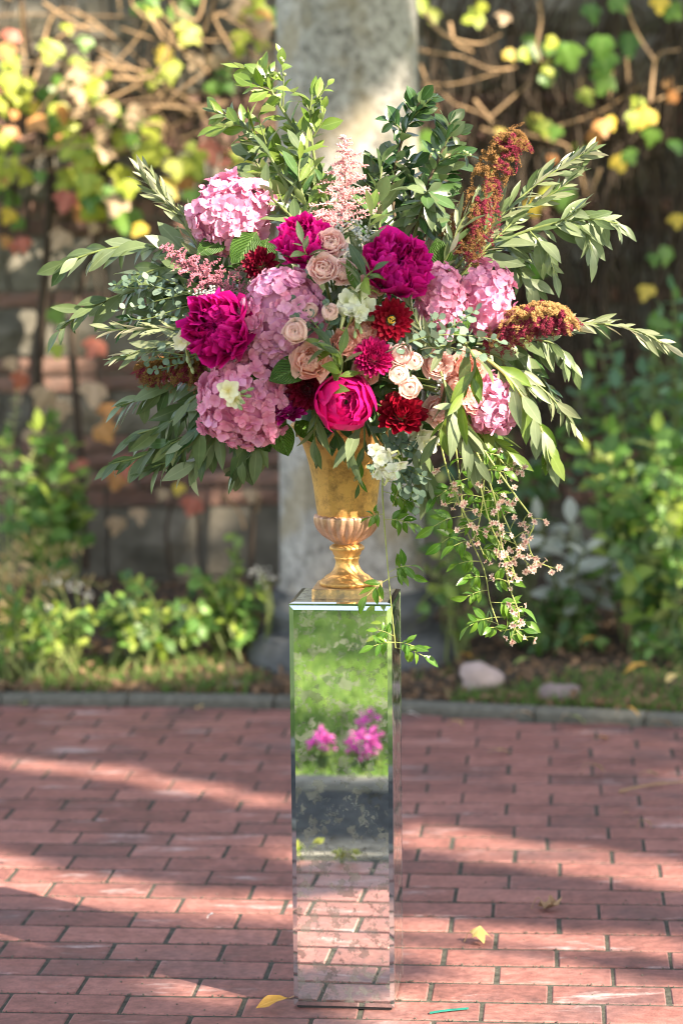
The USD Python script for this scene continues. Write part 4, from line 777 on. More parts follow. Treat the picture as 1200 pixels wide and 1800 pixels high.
# dahlias
dahlia('small dark maroon dahlia under the upper left hydrangea', 458, 466, 30, 'dahlia_dark', 31, 60, dy=-.0)
dahlia('open dark red dahlia with a yellow centre', 687, 563, 36, 'dahlia_red', 32, 64, centre=True, axis=[.05, -1, .1], dy=-.02, L=.62, W=.34, amax=1.55, amin=.5, cup=.4, curl=.35)
dahlia('magenta ball dahlia right of centre under the dark red one', 657, 629, 38, 'dahlia_pink', 33, 120, axis=[.05, -.9, .35], dy=-.03, L=.5, W=.26)
dahlia('dark burgundy dahlia left of the bowl shaped peony', 540, 683, 35, 'dahlia_dark', 34, 80, dy=.0, axis=[-.1, -1, 0])
dahlia('purple red dahlia at the lower left above the urn rim', 508, 724, 37, 'dahlia_purple', 35, 80, dy=-.01, axis=[-.2, -.5, .75], squash=.75)
dahlia('crimson dahlia at the lower right above white freesia', 705, 731, 43, 'dahlia_red', 36, 66, dy=-.01, axis=[.1, -.75, .6], squash=.85, W=.42)
# spray roses
RS = [('peach spray rose in the lower middle left of the magenta dahlia', 545, 636, 31, 'rose_peach', 'open', -.02), ('pink edged cream rose bud between hydrangea and peach rose', 519, 583, 25, 'rose_cream', 'tight', -.04),
      ('blush rose right of the small upper peony', 581, 427, 24, 'rose_pink', 'open', -.01), ('blush rose below the upper blush one, left of a pair', 567, 472, 24, 'rose_pink', 'open', -.02), ('blush rose partly hidden right of its neighbour, under the astilbe', 603, 477, 21, 'rose_pink', 'open', -.01),
      ('peach rose under the dark red dahlia', 642, 582, 27, 'rose_peach', 'open', .01), ('pink rose left of the magenta ball dahlia', 606, 602, 24, 'rose_peach', 'open', .0), ('pink rose under the magenta ball dahlia', 640, 655, 22, 'rose_peach', 'open', .02),
      ('cream pink rose topmost of the three right of the magenta dahlia', 705, 622, 23, 'rose_pink', 'tight', -.02), ('small cream rose bud right of the topmost cream pink rose', 727, 634, 18, 'rose_cream', 'bud', -.02), ('white pink rose in the middle of three right of the magenta dahlia', 700, 658, 20, 'rose_cream', 'tight', -.03),
      ('white pink rose lowest of three above the crimson dahlia', 719, 681, 22, 'rose_cream', 'tight', -.03), ('pale green white rose bud right of the lilac hydrangea', 580, 548, 18, 'rose_cream', 'bud', -.02), ('small pink bud above the peach rose', 566, 607, 11, 'rose_pink', 'bud', -.03),
      ('pale green rose bud left of the other pale bud', 546, 545, 16, 'rose_cream', 'bud', -.01), ('peach rose topmost of the right hand cluster', 822, 645, 30, 'rose_peach', 'open', -.01), ('peach rose in the left middle of the right hand cluster', 806, 680, 28, 'rose_peach', 'open', -.02),
      ('blush rose under the eucalyptus, left of the right hand cluster', 768, 640, 25, 'rose_pink', 'open', .0), ('pale pink rose at the right lower end of the right hand cluster', 836, 702, 26, 'rose_pink', 'open', -.02), ('blush rose at the left lower end of the right hand cluster', 772, 722, 27, 'rose_pink', 'open', .01), ('small blush rose between peach rose and sunlit hydrangea', 792, 742, 20, 'rose_pink', 'open', .02), ('pink rose half hidden at the right of the large upper peony', 655, 500, 22, 'rose_pink', 'open', .02)]
for i, (lab, px, py, R, m, st, dy) in enumerate(RS): rose(lab, px, py, R * .88, m, 50 + i, dy - .018, style=st)

# white freesia: funnels of six petals along a bent stem
def freesia(label, spots, seed, mat='white', size=.024, buds=(), dy=-.03, cat='freesia'):
    rng = np.random.default_rng(seed); px, py = np.mean([s[:2] for s in spots], 0); T = flower_thing('freesia', label, cat, px, py, dy + .02)
    for (a, b, *r) in spots:
        R = size * (r[0] if r else 1); pos = P(a, b, yd(px, py) + dy + rng.normal(0, .006)); ax = unit(facing(pos) + rng.normal(0, .45, 3)); B = basis(ax, rng.uniform(0, 6)); bl = None
        for k in range(6):
            v, f, uv = petal_grid(R * 1.0, R * .78, 4, 5, .3, -.55, .03, 0, .62, .3, rng); ti = 1.0 - .25 * (k % 2) + rng.normal(0, .08)
            c, s = math.cos(ti), math.sin(ti); v = np.stack([v[:, 0], v[:, 1] * c - v[:, 2] * s, v[:, 1] * s + v[:, 2] * c], -1); v = rotz(v, k * PI / 3 + rng.normal(0, .1))
            T.part('petal', pos - ax * R * .5 + v @ B.T, f, M[mat], True, uv)
        T.part('tube', *tube([pos - ax * R * .5, pos - ax * R * .9, pos - ax * R * 1.3], [R * .16, R * .12, R * .07], 6), M[mat])
        T.part('stalk', *tube(spline([pos - ax * R * 1.3, (pos + T.pos) / 2 - ax * R * 1.5, T.pos - T.ax * .02], 6), .0016, 5), M['stem_y'])
    for (a, b) in buds:
        pos = P(a, b, yd(px, py) + dy - .004); d = unit(pos - T.pos + [0, -.002, 0]); v, f = ball((0, 0, 0), 1); T.part('bud', (v * [.0032, .008, .0032]) @ frame(d).T + pos, f, M['bud']); T.part('stalk', *tube([pos, T.pos], .0013, 4), M['stem_y'])
freesia('white freesia in the centre of the arrangement', [(612, 528), (632, 520), (622, 545), (645, 540), (606, 545), (634, 552, .8)], 71, buds=[(628, 572), (634, 580), (624, 588)])
freesia('white freesia at lower right under the crimson dahlia', [(740, 768), (730, 762), (752, 782), (744, 790, .8), (725, 775, .8)], 72, size=.026)
freesia('cream freesia lying over the deep pink hydrangea', [(402, 686, 1.1), (412, 702, .9)], 73, 'cream', .021, [(428, 688), (436, 696), (426, 706), (440, 684), (422, 716)], dy=-.12)
freesia('cream freesia bud left of the large ruffled peony', [(320, 600), (328, 590, .8)], 74, 'cream', .022, [(334, 640), (338, 650), (330, 632)])
freesia('small white blossoms hanging over the urn cup at right', [(668, 808), (680, 800), (672, 828), (690, 822), (660, 792), (684, 836), (706, 818, .8), (664, 834, .7)], 75, size=.0165, dy=-.16)
# tiny white filler
def filler(label, spots, seed):
    rng = np.random.default_rng(seed); T = flower_thing('white_filler_flower', label, 'flowers', *spots[0], -.02)
    for (a, b) in spots:
        c = P(a, b, yd(a, b) - .03); v, f = blobs(c + rng.normal(0, 1, (22, 3)) * [.007, .005, .005], .0026, rng); T.part('flower_cluster', v, f, M['aster'], False); T.part('stalk', *tube(spline([c, T.pos - T.ax * .03], 5), .0012, 4), M['stem'])
filler('tiny white filler flowers above the large left peony', [(366, 513), (352, 518), (376, 516)], 81)
filler('tiny white filler flowers at the foot of the pink astilbe', [(598, 398), (634, 408), (640, 418), (616, 440), (622, 392)], 82)
filler('tiny white filler flowers over the right hand roses', [(780, 690), (792, 698), (800, 712), (770, 668)], 83)

# amaranth: a bent plume of grainy hanging tassels
def amaranth(label, pts, rad, seed, redfrac, ys, tassel=1.0, top='am_top'):
    rng = np.random.default_rng(seed); c = spline([P(a, b, y) for (a, b), y in zip(pts, ys)], 40); T = Thing('amaranth', label, 'amaranth', c[0])
    T.part('stem', *tube(c, np.linspace(.004, .002, 40), 5), M['stem_y'])
    for i in range(230):
        u = rng.uniform(.0, 1) ** .9; j = int(u * 39); p = c[j]; tg = unit(c[min(39, j + 1)] - c[max(0, j - 1)]); r = np.interp(u, np.linspace(0, 1, len(rad)), rad) / 1000
        o = rng.normal(0, 1, 3); o = unit(o - tg * o.dot(tg)); ln = r * rng.uniform(.5, 1.7) * tassel; end = p + o * r * rng.uniform(.7, 1.35) + tg * r * rng.normal(.2, .5) + [0, 0, -ln * rng.uniform(.25, .9)]
        path = spline([p, p + o * r * .95 + [0, -.002, -ln * .1], end], 14); rr = .0031 * np.linspace(1.15, .75, 14) * rng.uniform(.8, 1.25); cs, rs = [], []
        for q, w in zip(path, rr):
            k = 9; e = rng.normal(0, 1, (k, 3)); e /= np.linalg.norm(e, axis=1, keepdims=True); cs.append(q + e * w * rng.uniform(.6, 1.4, (k, 1))); rs.append(w * rng.uniform(.22, .46, k))
        red = rng.random() < redfrac * (.2 if o[2] > .1 else 1.5); mt = 'am_low' if red else top
        T.part('tassel', *blobs(np.vstack(cs), np.concatenate(rs), rng), M[mt], False)
amaranth('tall bronze and crimson amaranth plume at the upper right', [(800, 440), (822, 400), (850, 330), (875, 275), (900, 243), (918, 258)], [34, 32, 30, 26, 20, 12], 91, .38, (-.12, -.13, -.14, -.14, -.14, -.15), 1.1)
amaranth('golden and crimson amaranth plume pointing right, in sun', [(860, 590), (900, 568), (940, 556), (975, 553), (1008, 572)], [24, 26, 25, 20, 11], 92, .5, (-.14, -.17, -.19, -.2, -.21), .8, 'am_sun')
amaranth('drooping bronze amaranth at the left under the olive sprays', [(352, 652), (330, 640), (300, 640), (265, 645), (240, 652)], [18, 20, 20, 17, 9], 93, .3, (-.1, -.11, -.1, -.09, -.08), 1.2)

# astilbe: feathery plume
def astilbe(label, base, tip, width, mat, seed, ya, yb, bend=0.):
    rng = np.random.default_rng(seed); A, Bp = P(*base, ya), P(*tip, yb); c = spline([A, (A + Bp) / 2 + [bend, 0, 0], Bp], 30); T = Thing('astilbe', label, 'astilbe', A); T.part('stem', *tube(c, np.linspace(.0022, .0008, 30), 5), M['stem_b'])
    for i in range(58):
        u = (i + .5) / 58; j = int(u * 29); p = c[j]; tg = unit(c[min(29, j + 1)] - c[max(0, j - 1)]); a = unit(np.cross(tg, TOCAM)); b = np.cross(a, tg); ph = i * 2.4; o = a * math.cos(ph) + b * math.sin(ph) * .8
        ln = width / 1000 * (1 - u) ** .85 * rng.uniform(.55, 1.1) + .006; path = spline([p, p + (o * .7 + tg * .45) * ln * .6, p + (o + tg * rng.uniform(.1, .5)) * ln], 12); cs = []
        for q in path[1:]:
            cs.append(q + rng.normal(0, .0011, (4, 3)))
            if ln > .018:
                for _ in range(2): s = unit(rng.normal(0, 1, 3)); cs.append(q + s * rng.uniform(.001, .006, (3, 1)))
        cs = np.vstack(cs); v, f = join([blobs(cs, .00115 * rng.uniform(.8, 1.25, len(cs)), rng), tube(path, .0005, 3)]); T.part('plumelet', v, f, M[mat], False)
astilbe('pale pink feathery astilbe plume in front of the column', (606, 400), (606, 236), 66, 'ast_pink', 95, -.12, -.10)
astilbe('second short pale pink astilbe low beside the tall plume', (585, 412), (560, 372), 34, 'ast_pink', 96, -.13, -.13)
astilbe('mauve pink astilbe plume at the left above the large peony', (432, 532), (282, 430), 52, 'ast_mauve', 97, -.17, -.13, .0)

# ------------------------------------------------------------------ foliage stems
def stem_of(name, label, px, ys, n, L, W, mat, seed, r=.003, cat='foliage', group=None, base=None, **kw):
    rng = np.random.default_rng(seed); pts = [P(a, b, y) for (a, b), y in zip(px, ys)]
    L, W, n = (L * 1.2, W * 1.45, int(n * 1.25)) if name == 'olive_branch' else (L * 1.25, W * 1.3, n) if name == 'eucalyptus_sprig' else (L * 1.3, W * 1.4, int(n * (1.7 if name == 'camellia_branch' else 1.35)))
    T = Thing(name, label, cat, pts[0], group); branch(T, pts, r, r * .45, n, L / 1000, W / 1000, M[mat] if isinstance(mat, str) else [M[m] for m in mat], rng, **kw); T.pts = pts; return T, rng
def twigs(T, rng, subs, n, L, W, mat, r=.0016, **kw):
    for px, ys in subs: branch(T, [P(a, b, y) for (a, b), y in zip(px, ys)], r, r * .5, n, L / 800, W / 700, M[mat] if isinstance(mat, str) else [M[m] for m in mat], rng, **kw)
def berries(T, rng, spots, r=.0028, mat='bud'):
    for a, b, y in spots:
        v, f = ball(P(a, b, y), r * rng.uniform(.8, 1.2)); T.part('berry', v, f, M[mat])
# upper left: bright leafy branches
kw = dict(fold=.22, peak=.48, sharp=.9, face=.6, droop=.0, ang=.8)
T, g = stem_of('leafy_branch', 'tallest bright green leafy branch at the upper left, its tip in sun', [(560, 420), (552, 330), (520, 235), (480, 165), (468, 130)], (-.02, .0, .02, .03, .03), 20, 50, 19, 'bright', 101, .004, t0=.25, **kw)
twigs(T, g, [([(497, 190), (498, 140), (492, 95)], (.02, .02, .02)), ([(476, 150), (450, 128), (420, 118)], (.03, .03, .03)), ([(478, 160), (455, 152), (440, 150)], (.03, .0, .0))], 5, 40, 16, 'bright', **kw)
berries(T, g, [(494, 102, .0), (497, 106, .01), (500, 130, .01), (490, 128, .0), (486, 133, .0)])
T, g = stem_of('leafy_branch', 'bright leafy branch with a tip in front of the column', [(565, 420), (560, 330), (548, 250), (545, 200), (548, 165)], (-.04, -.03, -.03, -.03, -.03), 10, 42, 17, 'bright', 102, .0035, t0=.35, **kw)
twigs(T, g, [([(547, 215), (555, 180), (575, 150)], (-.03, -.03, -.03)), ([(549, 205), (530, 170), (512, 160)], (-.03, -.03, -.04)), ([(550, 240), (565, 215), (570, 190)], (-.03, -.04, -.05))], 4, 36, 15, 'bright', **kw)
T, g = stem_of('leafy_branch', 'leafy branch leaning to the upper left with pointed leaves', [(540, 410), (500, 320), (450, 240), (410, 208), (378, 196)], (-.05, -.04, -.02, .0, .01), 20, 54, 18, ('bright', 'bay'), 103, .0035, t0=.2, **kw)
twigs(T, g, [([(470, 260), (455, 205), (470, 190)], (-.02, -.03, -.04)), ([(450, 240), (420, 220), (385, 225)], (-.02, -.02, -.03))], 6, 46, 16, 'bright', **kw)
stem_of('leafy_branch', 'dense leafy branch filling behind the two tallest at upper left', [(550, 420), (520, 350), (490, 280), (455, 250)], (.0, .02, .03, .03), 20, 54, 20, ('bright', 'bay'), 107, .0035, t0=.15, **kw)
stem_of('leafy_branch', 'upright leafy branch between astilbe and the tallest branch', [(570, 420), (555, 350), (530, 280), (520, 230)], (-.01, .0, .01, .02), 20, 50, 20, ('bright', 'bay'), 108, .0035, t0=.15, **kw)
T, g = stem_of('leafy_branch', 'leafy branch behind the upper left hydrangea', [(530, 440), (490, 370), (465, 310), (440, 270)], (-.04, .0, .02, .03), 18, 58, 20, ('bay', 'bright'), 104, .0035, t0=.15, **kw)
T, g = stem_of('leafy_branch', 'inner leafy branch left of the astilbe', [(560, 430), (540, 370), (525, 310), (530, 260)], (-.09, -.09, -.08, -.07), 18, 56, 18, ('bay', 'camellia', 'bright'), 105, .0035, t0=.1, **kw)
T, g = stem_of('leafy_branch', 'inner leafy branch with large leaves above the small peony', [(560, 440), (520, 390), (480, 350), (460, 330)], (-.11, -.12, -.1, -.09), 14, 66, 22, 'bay', 106, .0035, t0=.1, **kw)
# upper right: dark glossy branches
T, g = stem_of('camellia_branch', 'dark glossy branch arching up right of the column', [(700, 430), (690, 330), (705, 250), (725, 200), (740, 176)], (-.05, -.03, -.03, -.03, -.04), 20, 44, 21, 'camellia', 111, .0035, t0=.2, stem_mat=M['stem_b'], peak=.5, sharp=.8, fold=.15, droop=.2)
twigs(T, g, [([(720, 215), (735, 195), (757, 172)], (-.03, -.04, -.05)), ([(712, 240), (700, 222), (690, 212)], (-.03, -.05, -.05))], 5, 38, 17, 'camellia', peak=.5, sharp=.8, droop=.4)
T, g = stem_of('camellia_branch', 'dark glossy branch with buds left of the bronze amaranth', [(720, 430), (745, 340), (770, 280), (785, 240), (790, 215)], (-.06, -.06, -.06, -.06, -.06), 22, 44, 19, ('camellia', 'bay'), 112, .0035, t0=.15, stem_mat=M['stem_b'], peak=.5, sharp=.8, fold=.15, droop=.2)
twigs(T, g, [([(770, 285), (800, 270), (822, 272)], (-.06, -.09, -.1)), ([(775, 270), (790, 240), (806, 235)], (-.06, -.06, -.06))], 5, 36, 15, ('camellia', 'bay'), peak=.5, sharp=.8)
berries(T, g, [(760, 262, -.09), (770, 268, -.1), (758, 270, -.08), (820, 268, -.11), (826, 272, -.11), (815, 265, -.1)])
T, g = stem_of('camellia_branch', 'drooping dark leaf cluster above the large upper peony', [(720, 440), (735, 390), (745, 350), (752, 335)], (-.1, -.12, -.13, -.14), 18, 62, 21, ('camellia', 'bay', 'bay'), 113, .0035, t0=.35, droop=.9, ang=1.2, peak=.5, sharp=.9)
T, g = stem_of('camellia_branch', 'dark glossy branch between astilbe and column edge', [(670, 440), (665, 370), (668, 320), (672, 280)], (-.06, -.05, -.04, -.03), 16, 58, 23, ('camellia', 'bay'), 114, .0035, t0=.1, peak=.5, sharp=.85)
stem_of('camellia_branch', 'dense dark branch filling behind the arching one, right of the column', [(740, 440), (760, 370), (775, 320), (790, 290)], (-.02, .0, .0, .0), 18, 50, 22, ('camellia', 'bay'), 118, .003, t0=.1, stem_mat=M['stem_b'], peak=.5, sharp=.8)
stem_of('camellia_branch', 'dark leafy branch low between column edge and bronze amaranth', [(700, 450), (715, 390), (720, 330), (715, 280)], (-.04, -.02, -.01, -.01), 18, 52, 23, ('camellia', 'bay'), 119, .003, t0=.1, stem_mat=M['stem_b'], peak=.5, sharp=.8)
stem_of('camellia_branch', 'dark leaves just right of the astilbe plume in front of the column', [(640, 440), (645, 390), (650, 340), (655, 300)], (-.05, -.03, -.02, -.02), 13, 52, 22, ('camellia', 'bay'), 120, .003, t0=.1, peak=.5, sharp=.8)
stem_of('leafy_branch', 'dark leafy branch behind the foot of the astilbe plume', [(590, 450), (585, 400), (575, 350), (565, 310)], (-.05, -.03, -.02, -.02), 14, 56, 19, ('bay', 'camellia'), 109, .003, t0=.1)
T, g = stem_of('leafy_branch', 'short leafy sprig in front of the astilbe foot', [(630, 480), (640, 440), (648, 400), (652, 372)], (-.22, -.22, -.21, -.2), 10, 50, 15, ('bright', 'bay'), 115, .0025, t0=.05)
T, g = stem_of('leafy_branch', 'leafy sprig lying over the large upper peony', [(640, 560), (632, 520), (640, 490), (655, 475)], (-.26, -.28, -.29, -.3), 9, 58, 17, ('bay', 'bright'), 116, .0025, t0=.05, ang=1.0)
T, g = stem_of('leafy_branch', 'short leafy tip in front of the small upper peony', [(545, 480), (540, 455), (535, 440), (532, 428)], (-.24, -.25, -.26, -.26), 6, 40, 13, 'bay', 117, .002, t0=.1, ang=.9)
# left: large pale leaved sprays
stem_of('bay_branch', 'dense branch filling the left between long branch and olive twigs', [(420, 545), (340, 490), (280, 480), (230, 500)], (-.03, .0, .02, .03), 20, 66, 20, ('bay', 'camellia'), 124, .003, t0=.1, ang=.7, droop=.3)
stem_of('bay_branch', 'short dark branch behind the large ruffled peony', [(430, 560), (390, 500), (350, 460), (320, 450)], (-.05, -.03, -.02, -.01), 16, 64, 20, ('bay', 'camellia'), 125, .003, t0=.1, ang=.8, droop=.2)
stem_of('bay_branch', 'short leafy branch just under the mauve astilbe at left', [(430, 560), (360, 520), (310, 500), (270, 500)], (-.11, -.08, -.06, -.05), 16, 62, 18, 'bay', 126, .003, t0=.1, ang=.6, droop=.3)
stem_of('bay_branch', 'dark branch behind the straight olive twigs at left', [(430, 610), (350, 570), (280, 555), (220, 565)], (-.06, -.03, -.01, .0), 18, 60, 18, ('bay', 'camellia'), 127, .003, t0=.1, ang=.6, droop=.3)
stem_of('bay_branch', 'dark branch behind the golden amaranth at right', [(800, 600), (870, 610), (930, 640), (970, 690)], (-.06, -.05, -.04, -.04), 18, 58, 18, ('bay', 'camellia'), 128, .003, t0=.1, ang=.6, droop=.3)
stem_of('bay_branch', 'leafy branch behind the two right hydrangea halves', [(760, 520), (830, 450), (900, 470), (940, 500)], (-.05, -.03, -.03, -.03), 18, 58, 18, ('bay', 'bay_pale'), 129, .003, t0=.1, ang=.7, droop=.4)
B1 = dict(fold=.2, peak=.48, sharp=.95, ang=.55, droop=.3, face=.75)
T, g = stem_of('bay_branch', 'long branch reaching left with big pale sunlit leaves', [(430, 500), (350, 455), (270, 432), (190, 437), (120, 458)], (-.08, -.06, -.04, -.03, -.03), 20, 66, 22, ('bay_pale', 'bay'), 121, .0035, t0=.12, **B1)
T, g = stem_of('bay_branch', 'long branch reaching left whose tip droops lowest left', [(430, 540), (330, 505), (240, 510), (160, 540), (105, 580)], (-.06, -.03, .0, .0, .0), 24, 66, 19, ('bay', 'bay_pale'), 122, .0035, t0=.1, **B1)
T, g = stem_of('bay_branch', 'middle branch between the two long left ones', [(420, 510), (350, 480), (290, 470), (240, 485)], (-.1, -.09, -.07, -.06), 16, 64, 20, 'bay', 123, .003, t0=.1, **B1)
for i, (lab, tip, m) in enumerate((('uppermost of the dense lower left branches', (215, 712), 'bay'), ('lower left branch with the outermost drooping tip', (198, 815), 'bay'), ('lower left branch second from the outermost tip', (265, 822), 'bay'), ('lower left branch hanging with broad leaves in the middle of its bunch', (335, 818), ('bay_pale', 'bay')), ('lower left branch hanging steeply under the deep pink hydrangea', (415, 826), 'bay'), ('lower left branch nearest the urn under the hydrangea', (452, 800), 'bay'), ('lower left branch between the outer tip and the amaranth', (235, 765), 'bay'), ('lower left branch in the back of its bunch', (300, 780), ('bay', 'camellia')))):
    sx = 430 + i * 4; y0 = -.06 - .012 * i
    stem_of('bay_branch', lab, [(sx, 668), ((sx + tip[0]) / 2 + 10, (668 + tip[1]) / 2 - 26), (tip[0] * .7 + sx * .3, tip[1] - 24), tip], (y0, y0 - .02, y0 - .02, y0 - .01), 17, 66, 19, m, 130 + i, .003, t0=.12, ang=.5, droop=.35, face=.7, fold=.2, sharp=.95)
# left olive and eucalyptus
OL = dict(fold=.35, peak=.5, sharp=1.0, ang=.45, droop=.05, pair=True, face=.35, curl=(-.2, .3), grow=.3)
stem_of('olive_branch', 'silvery olive branch rising left of the upper left hydrangea', [(425, 560), (370, 470), (320, 390), (270, 335), (250, 305)], (-.13, -.1, -.07, -.06, -.06), 34, 46, 8.5, 'olive', 141, .0025, t0=.2, **OL)
stem_of('olive_branch', 'olive twig above the other at the left of the upper left hydrangea', [(360, 440), (330, 385), (290, 345), (262, 296)], (-.09, -.07, -.06, -.05), 20, 42, 8, 'olive', 142, .002, t0=.15, **OL)
stem_of('olive_branch', 'olive branch reaching straight left above the drooping amaranth', [(400, 590), (330, 580), (260, 578), (190, 580)], (-.15, -.13, -.12, -.11), 30, 46, 9, 'olive', 143, .0025, t0=.1, **OL)
stem_of('olive_branch', 'olive branch just below the one reaching straight left', [(400, 605), (330, 602), (270, 610), (200, 632)], (-.16, -.15, -.14, -.13), 26, 46, 9, 'olive', 144, .0025, t0=.1, **OL)
def round_leaf(L, rng): return leaf_mesh(L, L * .85, .1, rng.uniform(-.3, .3), rng.normal(0, .2), 5, .5, .6, .12)
EU = dict(pair=True, ang=1.1, droop=.0, face=.55, maker=round_leaf, grow=.35, stem_mat=M['stem'])
def euca(label, main, subs, seed, ys, n=16, L=15, group=None):
    T, g = stem_of('eucalyptus_sprig', label, main, ys, n, L, L, 'euca', seed, .0018, t0=.1, group=group, **EU)
    for px in subs: twigs(T, g, [(px, np.linspace(ys[0], ys[-1] - .01, len(px)))], 12, L, L, 'euca', .0011, t0=.15, **EU)
euca('small leaved eucalyptus spray at the left below the long branch', [(440, 570), (380, 530), (300, 510), (230, 505), (200, 500)], [[(380, 530), (320, 540), (260, 560), (225, 560)], [(350, 520), (290, 490), (240, 480)], [(400, 545), (330, 560), (275, 548)], [(330, 515), (270, 530), (210, 545)], [(300, 510), (260, 500), (225, 490)]], 151, (-.13, -.12, -.11, -.1, -.1), 22)
euca('small leaved eucalyptus under the straight olive branches at left', [(400, 610), (330, 625), (260, 632), (190, 632)], [[(330, 625), (270, 618), (215, 628)], [(360, 620), (310, 640), (270, 650)]], 152, (-.16, -.15, -.14, -.12), 20)
euca('eucalyptus sprig with round leaves under the right hydrangea halves', [(640, 650), (700, 610), (760, 590), (830, 590), (880, 600)], [[(700, 610), (740, 575), (770, 560)], [(730, 600), (790, 610), (840, 625)], [(680, 620), (720, 635), (760, 620)], [(760, 590), (800, 570), (835, 545)], [(710, 605), (735, 590), (770, 600)]], 153, (-.26, -.29, -.29, -.28, -.26), 30, 19)
euca('eucalyptus sprig hanging over the right side of the urn cup', [(660, 720), (670, 770), (690, 810), (715, 850), (728, 890)], [[(668, 760), (700, 785), (735, 800)], [(675, 780), (660, 810), (655, 835)], [(690, 810), (725, 830), (745, 838)], [(700, 825), (720, 840), (735, 870)], [(672, 770), (700, 770), (725, 785)], [(680, 790), (700, 830), (705, 860)]], 154, (-.2, -.22, -.22, -.22, -.21), 20, 18)
euca('small olive green seeded sprig over the lilac hydrangea', [(600, 640), (570, 590), (545, 560), (520, 530)], [[(570, 590), (580, 560), (572, 535)], [(560, 580), (540, 575), (520, 560)]], 155, (-.28, -.29, -.29, -.29), 14, 16)
# right side
stem_of('olive_branch', 'olive branch reaching up right beyond the bronze amaranth', [(800, 470), (870, 390), (940, 325), (1000, 285), (1035, 265)], (-.12, -.1, -.08, -.07, -.07), 40, 50, 9.5, ('olive', 'bay'), 161, .0028, t0=.15, **OL)
stem_of('olive_branch', 'olive branch just under the one reaching up right', [(800, 490), (870, 420), (930, 365), (985, 330), (1015, 300)], (-.1, -.08, -.06, -.06, -.06), 30, 48, 9.5, ('olive', 'bay'), 162, .0025, t0=.15, **OL)
stem_of('olive_branch', 'long olive branch reaching far right past the golden amaranth', [(880, 575), (960, 570), (1040, 568), (1110, 578), (1165, 604)], (-.12, -.13, -.13, -.13, -.13), 34, 50, 9, 'olive', 163, .0025, t0=.2, **OL)
stem_of('olive_branch', 'olive sprig pointing up between peony and bronze amaranth', [(760, 500), (790, 440), (810, 390), (840, 350)], (-.16, -.17, -.17, -.16), 18, 50, 10, ('olive', 'bay'), 164, .0025, t0=.1, **OL)
stem_of('olive_branch', 'olive sprig bending left over the right hand hydrangea', [(800, 600), (760, 610), (735, 570), (720, 530)], (-.26, -.27, -.27, -.26), 14, 48, 9, 'olive', 165, .002, t0=.1, **OL)
T, g = stem_of('bay_branch', 'long branch reaching right with broad drooping leaves and buds', [(800, 490), (870, 430), (950, 398), (1030, 385), (1085, 392)], (-.08, -.06, -.06, -.07, -.08), 24, 62, 19, ('bay', 'bay_pale'), 171, .0035, t0=.15, ang=.6, droop=.35, face=.7)
twigs(T, g, [([(960, 398), (1000, 380), (1010, 370)], (-.06, -.07, -.08)), ([(1000, 390), (1030, 410), (1040, 440)], (-.07, -.08, -.09)), ([(930, 405), (960, 440), (975, 480)], (-.06, -.08, -.09))], 6, 58, 18, ('bay', 'bay_pale'), ang=.5, droop=.4)
berries(T, g, [(1006, 366, -.09), (1012, 370, -.09), (1002, 372, -.08)])
stem_of('bay_branch', 'branch behind the right hydrangea with grey green leaves', [(790, 500), (850, 450), (900, 430), (950, 450)], (-.06, -.04, -.03, -.03), 18, 60, 18, ('bay', 'bay_pale'), 172, .003, t0=.1, ang=.6, droop=.3)
stem_of('bay_branch', 'grey leaved branch drooping right below the golden amaranth', [(850, 600), (920, 595), (975, 605), (1005, 640)], (-.1, -.11, -.11, -.11), 16, 52, 16, ('bay_pale', 'bay'), 173, .003, t0=.2, ang=.7, droop=.7)
stem_of('bay_branch', 'branch drooping right with brownish pale undersides', [(840, 640), (900, 650), (960, 690), (1010, 750)], (-.12, -.12, -.12, -.11), 18, 50, 13, ('olive', 'bay_pale'), 174, .003, t0=.2, ang=.5, droop=.4)
T, g = stem_of('bay_branch', 'sunlit branch hanging far right with wide pale leaves at its tip', [(840, 620), (890, 660), (930, 715), (958, 770), (970, 800)], (-.18, -.2, -.21, -.21, -.21), 18, 62, 19, ('bright', 'bay_pale'), 175, .0035, t0=.15, ang=.6, droop=.5, face=.8, stem_mat=M['stem_y'])
T, g = stem_of('bay_branch', 'branch crossing the right hand roses with long hanging leaves', [(815, 600), (835, 640), (815, 690), (785, 730), (765, 775)], (-.26, -.28, -.29, -.28, -.27), 11, 66, 17, ('bay', 'bright'), 176, .0028, t0=.1, ang=.8, droop=.6, face=.7)
stem_of('bay_branch', 'branch hanging between right hand roses and trailing sprays', [(770, 640), (790, 700), (815, 760), (835, 810)], (-.24, -.26, -.26, -.25), 15, 72, 18, ('bay_pale', 'bay'), 177, .0028, t0=.15, ang=.5, droop=.6, face=.8)
stem_of('bay_branch', 'branch hanging straight down right of the urn cup', [(700, 720), (730, 770), (745, 820), (752, 850)], (-.2, -.21, -.2, -.2), 11, 76, 18, ('bay_pale', 'bay'), 178, .0028, t0=.3, ang=.4, droop=.7, face=.85)
stem_of('bay_branch', 'short branch with one big sunlit leaf over the urn cup', [(650, 715), (632, 750), (618, 772), (605, 790)], (-.19, -.2, -.21, -.21), 4, 74, 18, ('bright', 'bay_pale'), 179, .0025, t0=.2, ang=.7, droop=.5, face=.9)
stem_of('bay_branch', 'short leaves hanging over the left of the urn rim', [(560, 700), (556, 735), (552, 760), (556, 790)], (-.17, -.18, -.17, -.16), 6, 56, 13, 'bay', 180, .0025, t0=.1, ang=.7, droop=.6, face=.8)
stem_of('bay_branch', 'dark narrow leaves hanging in front of the urn cup middle', [(640, 730), (640, 780), (632, 820), (630, 850)], (-.16, -.16, -.15, -.14), 4, 42, 10, ('camellia', 'jasmine'), 181, .002, t0=.25, ang=.4, droop=.6, face=.7)
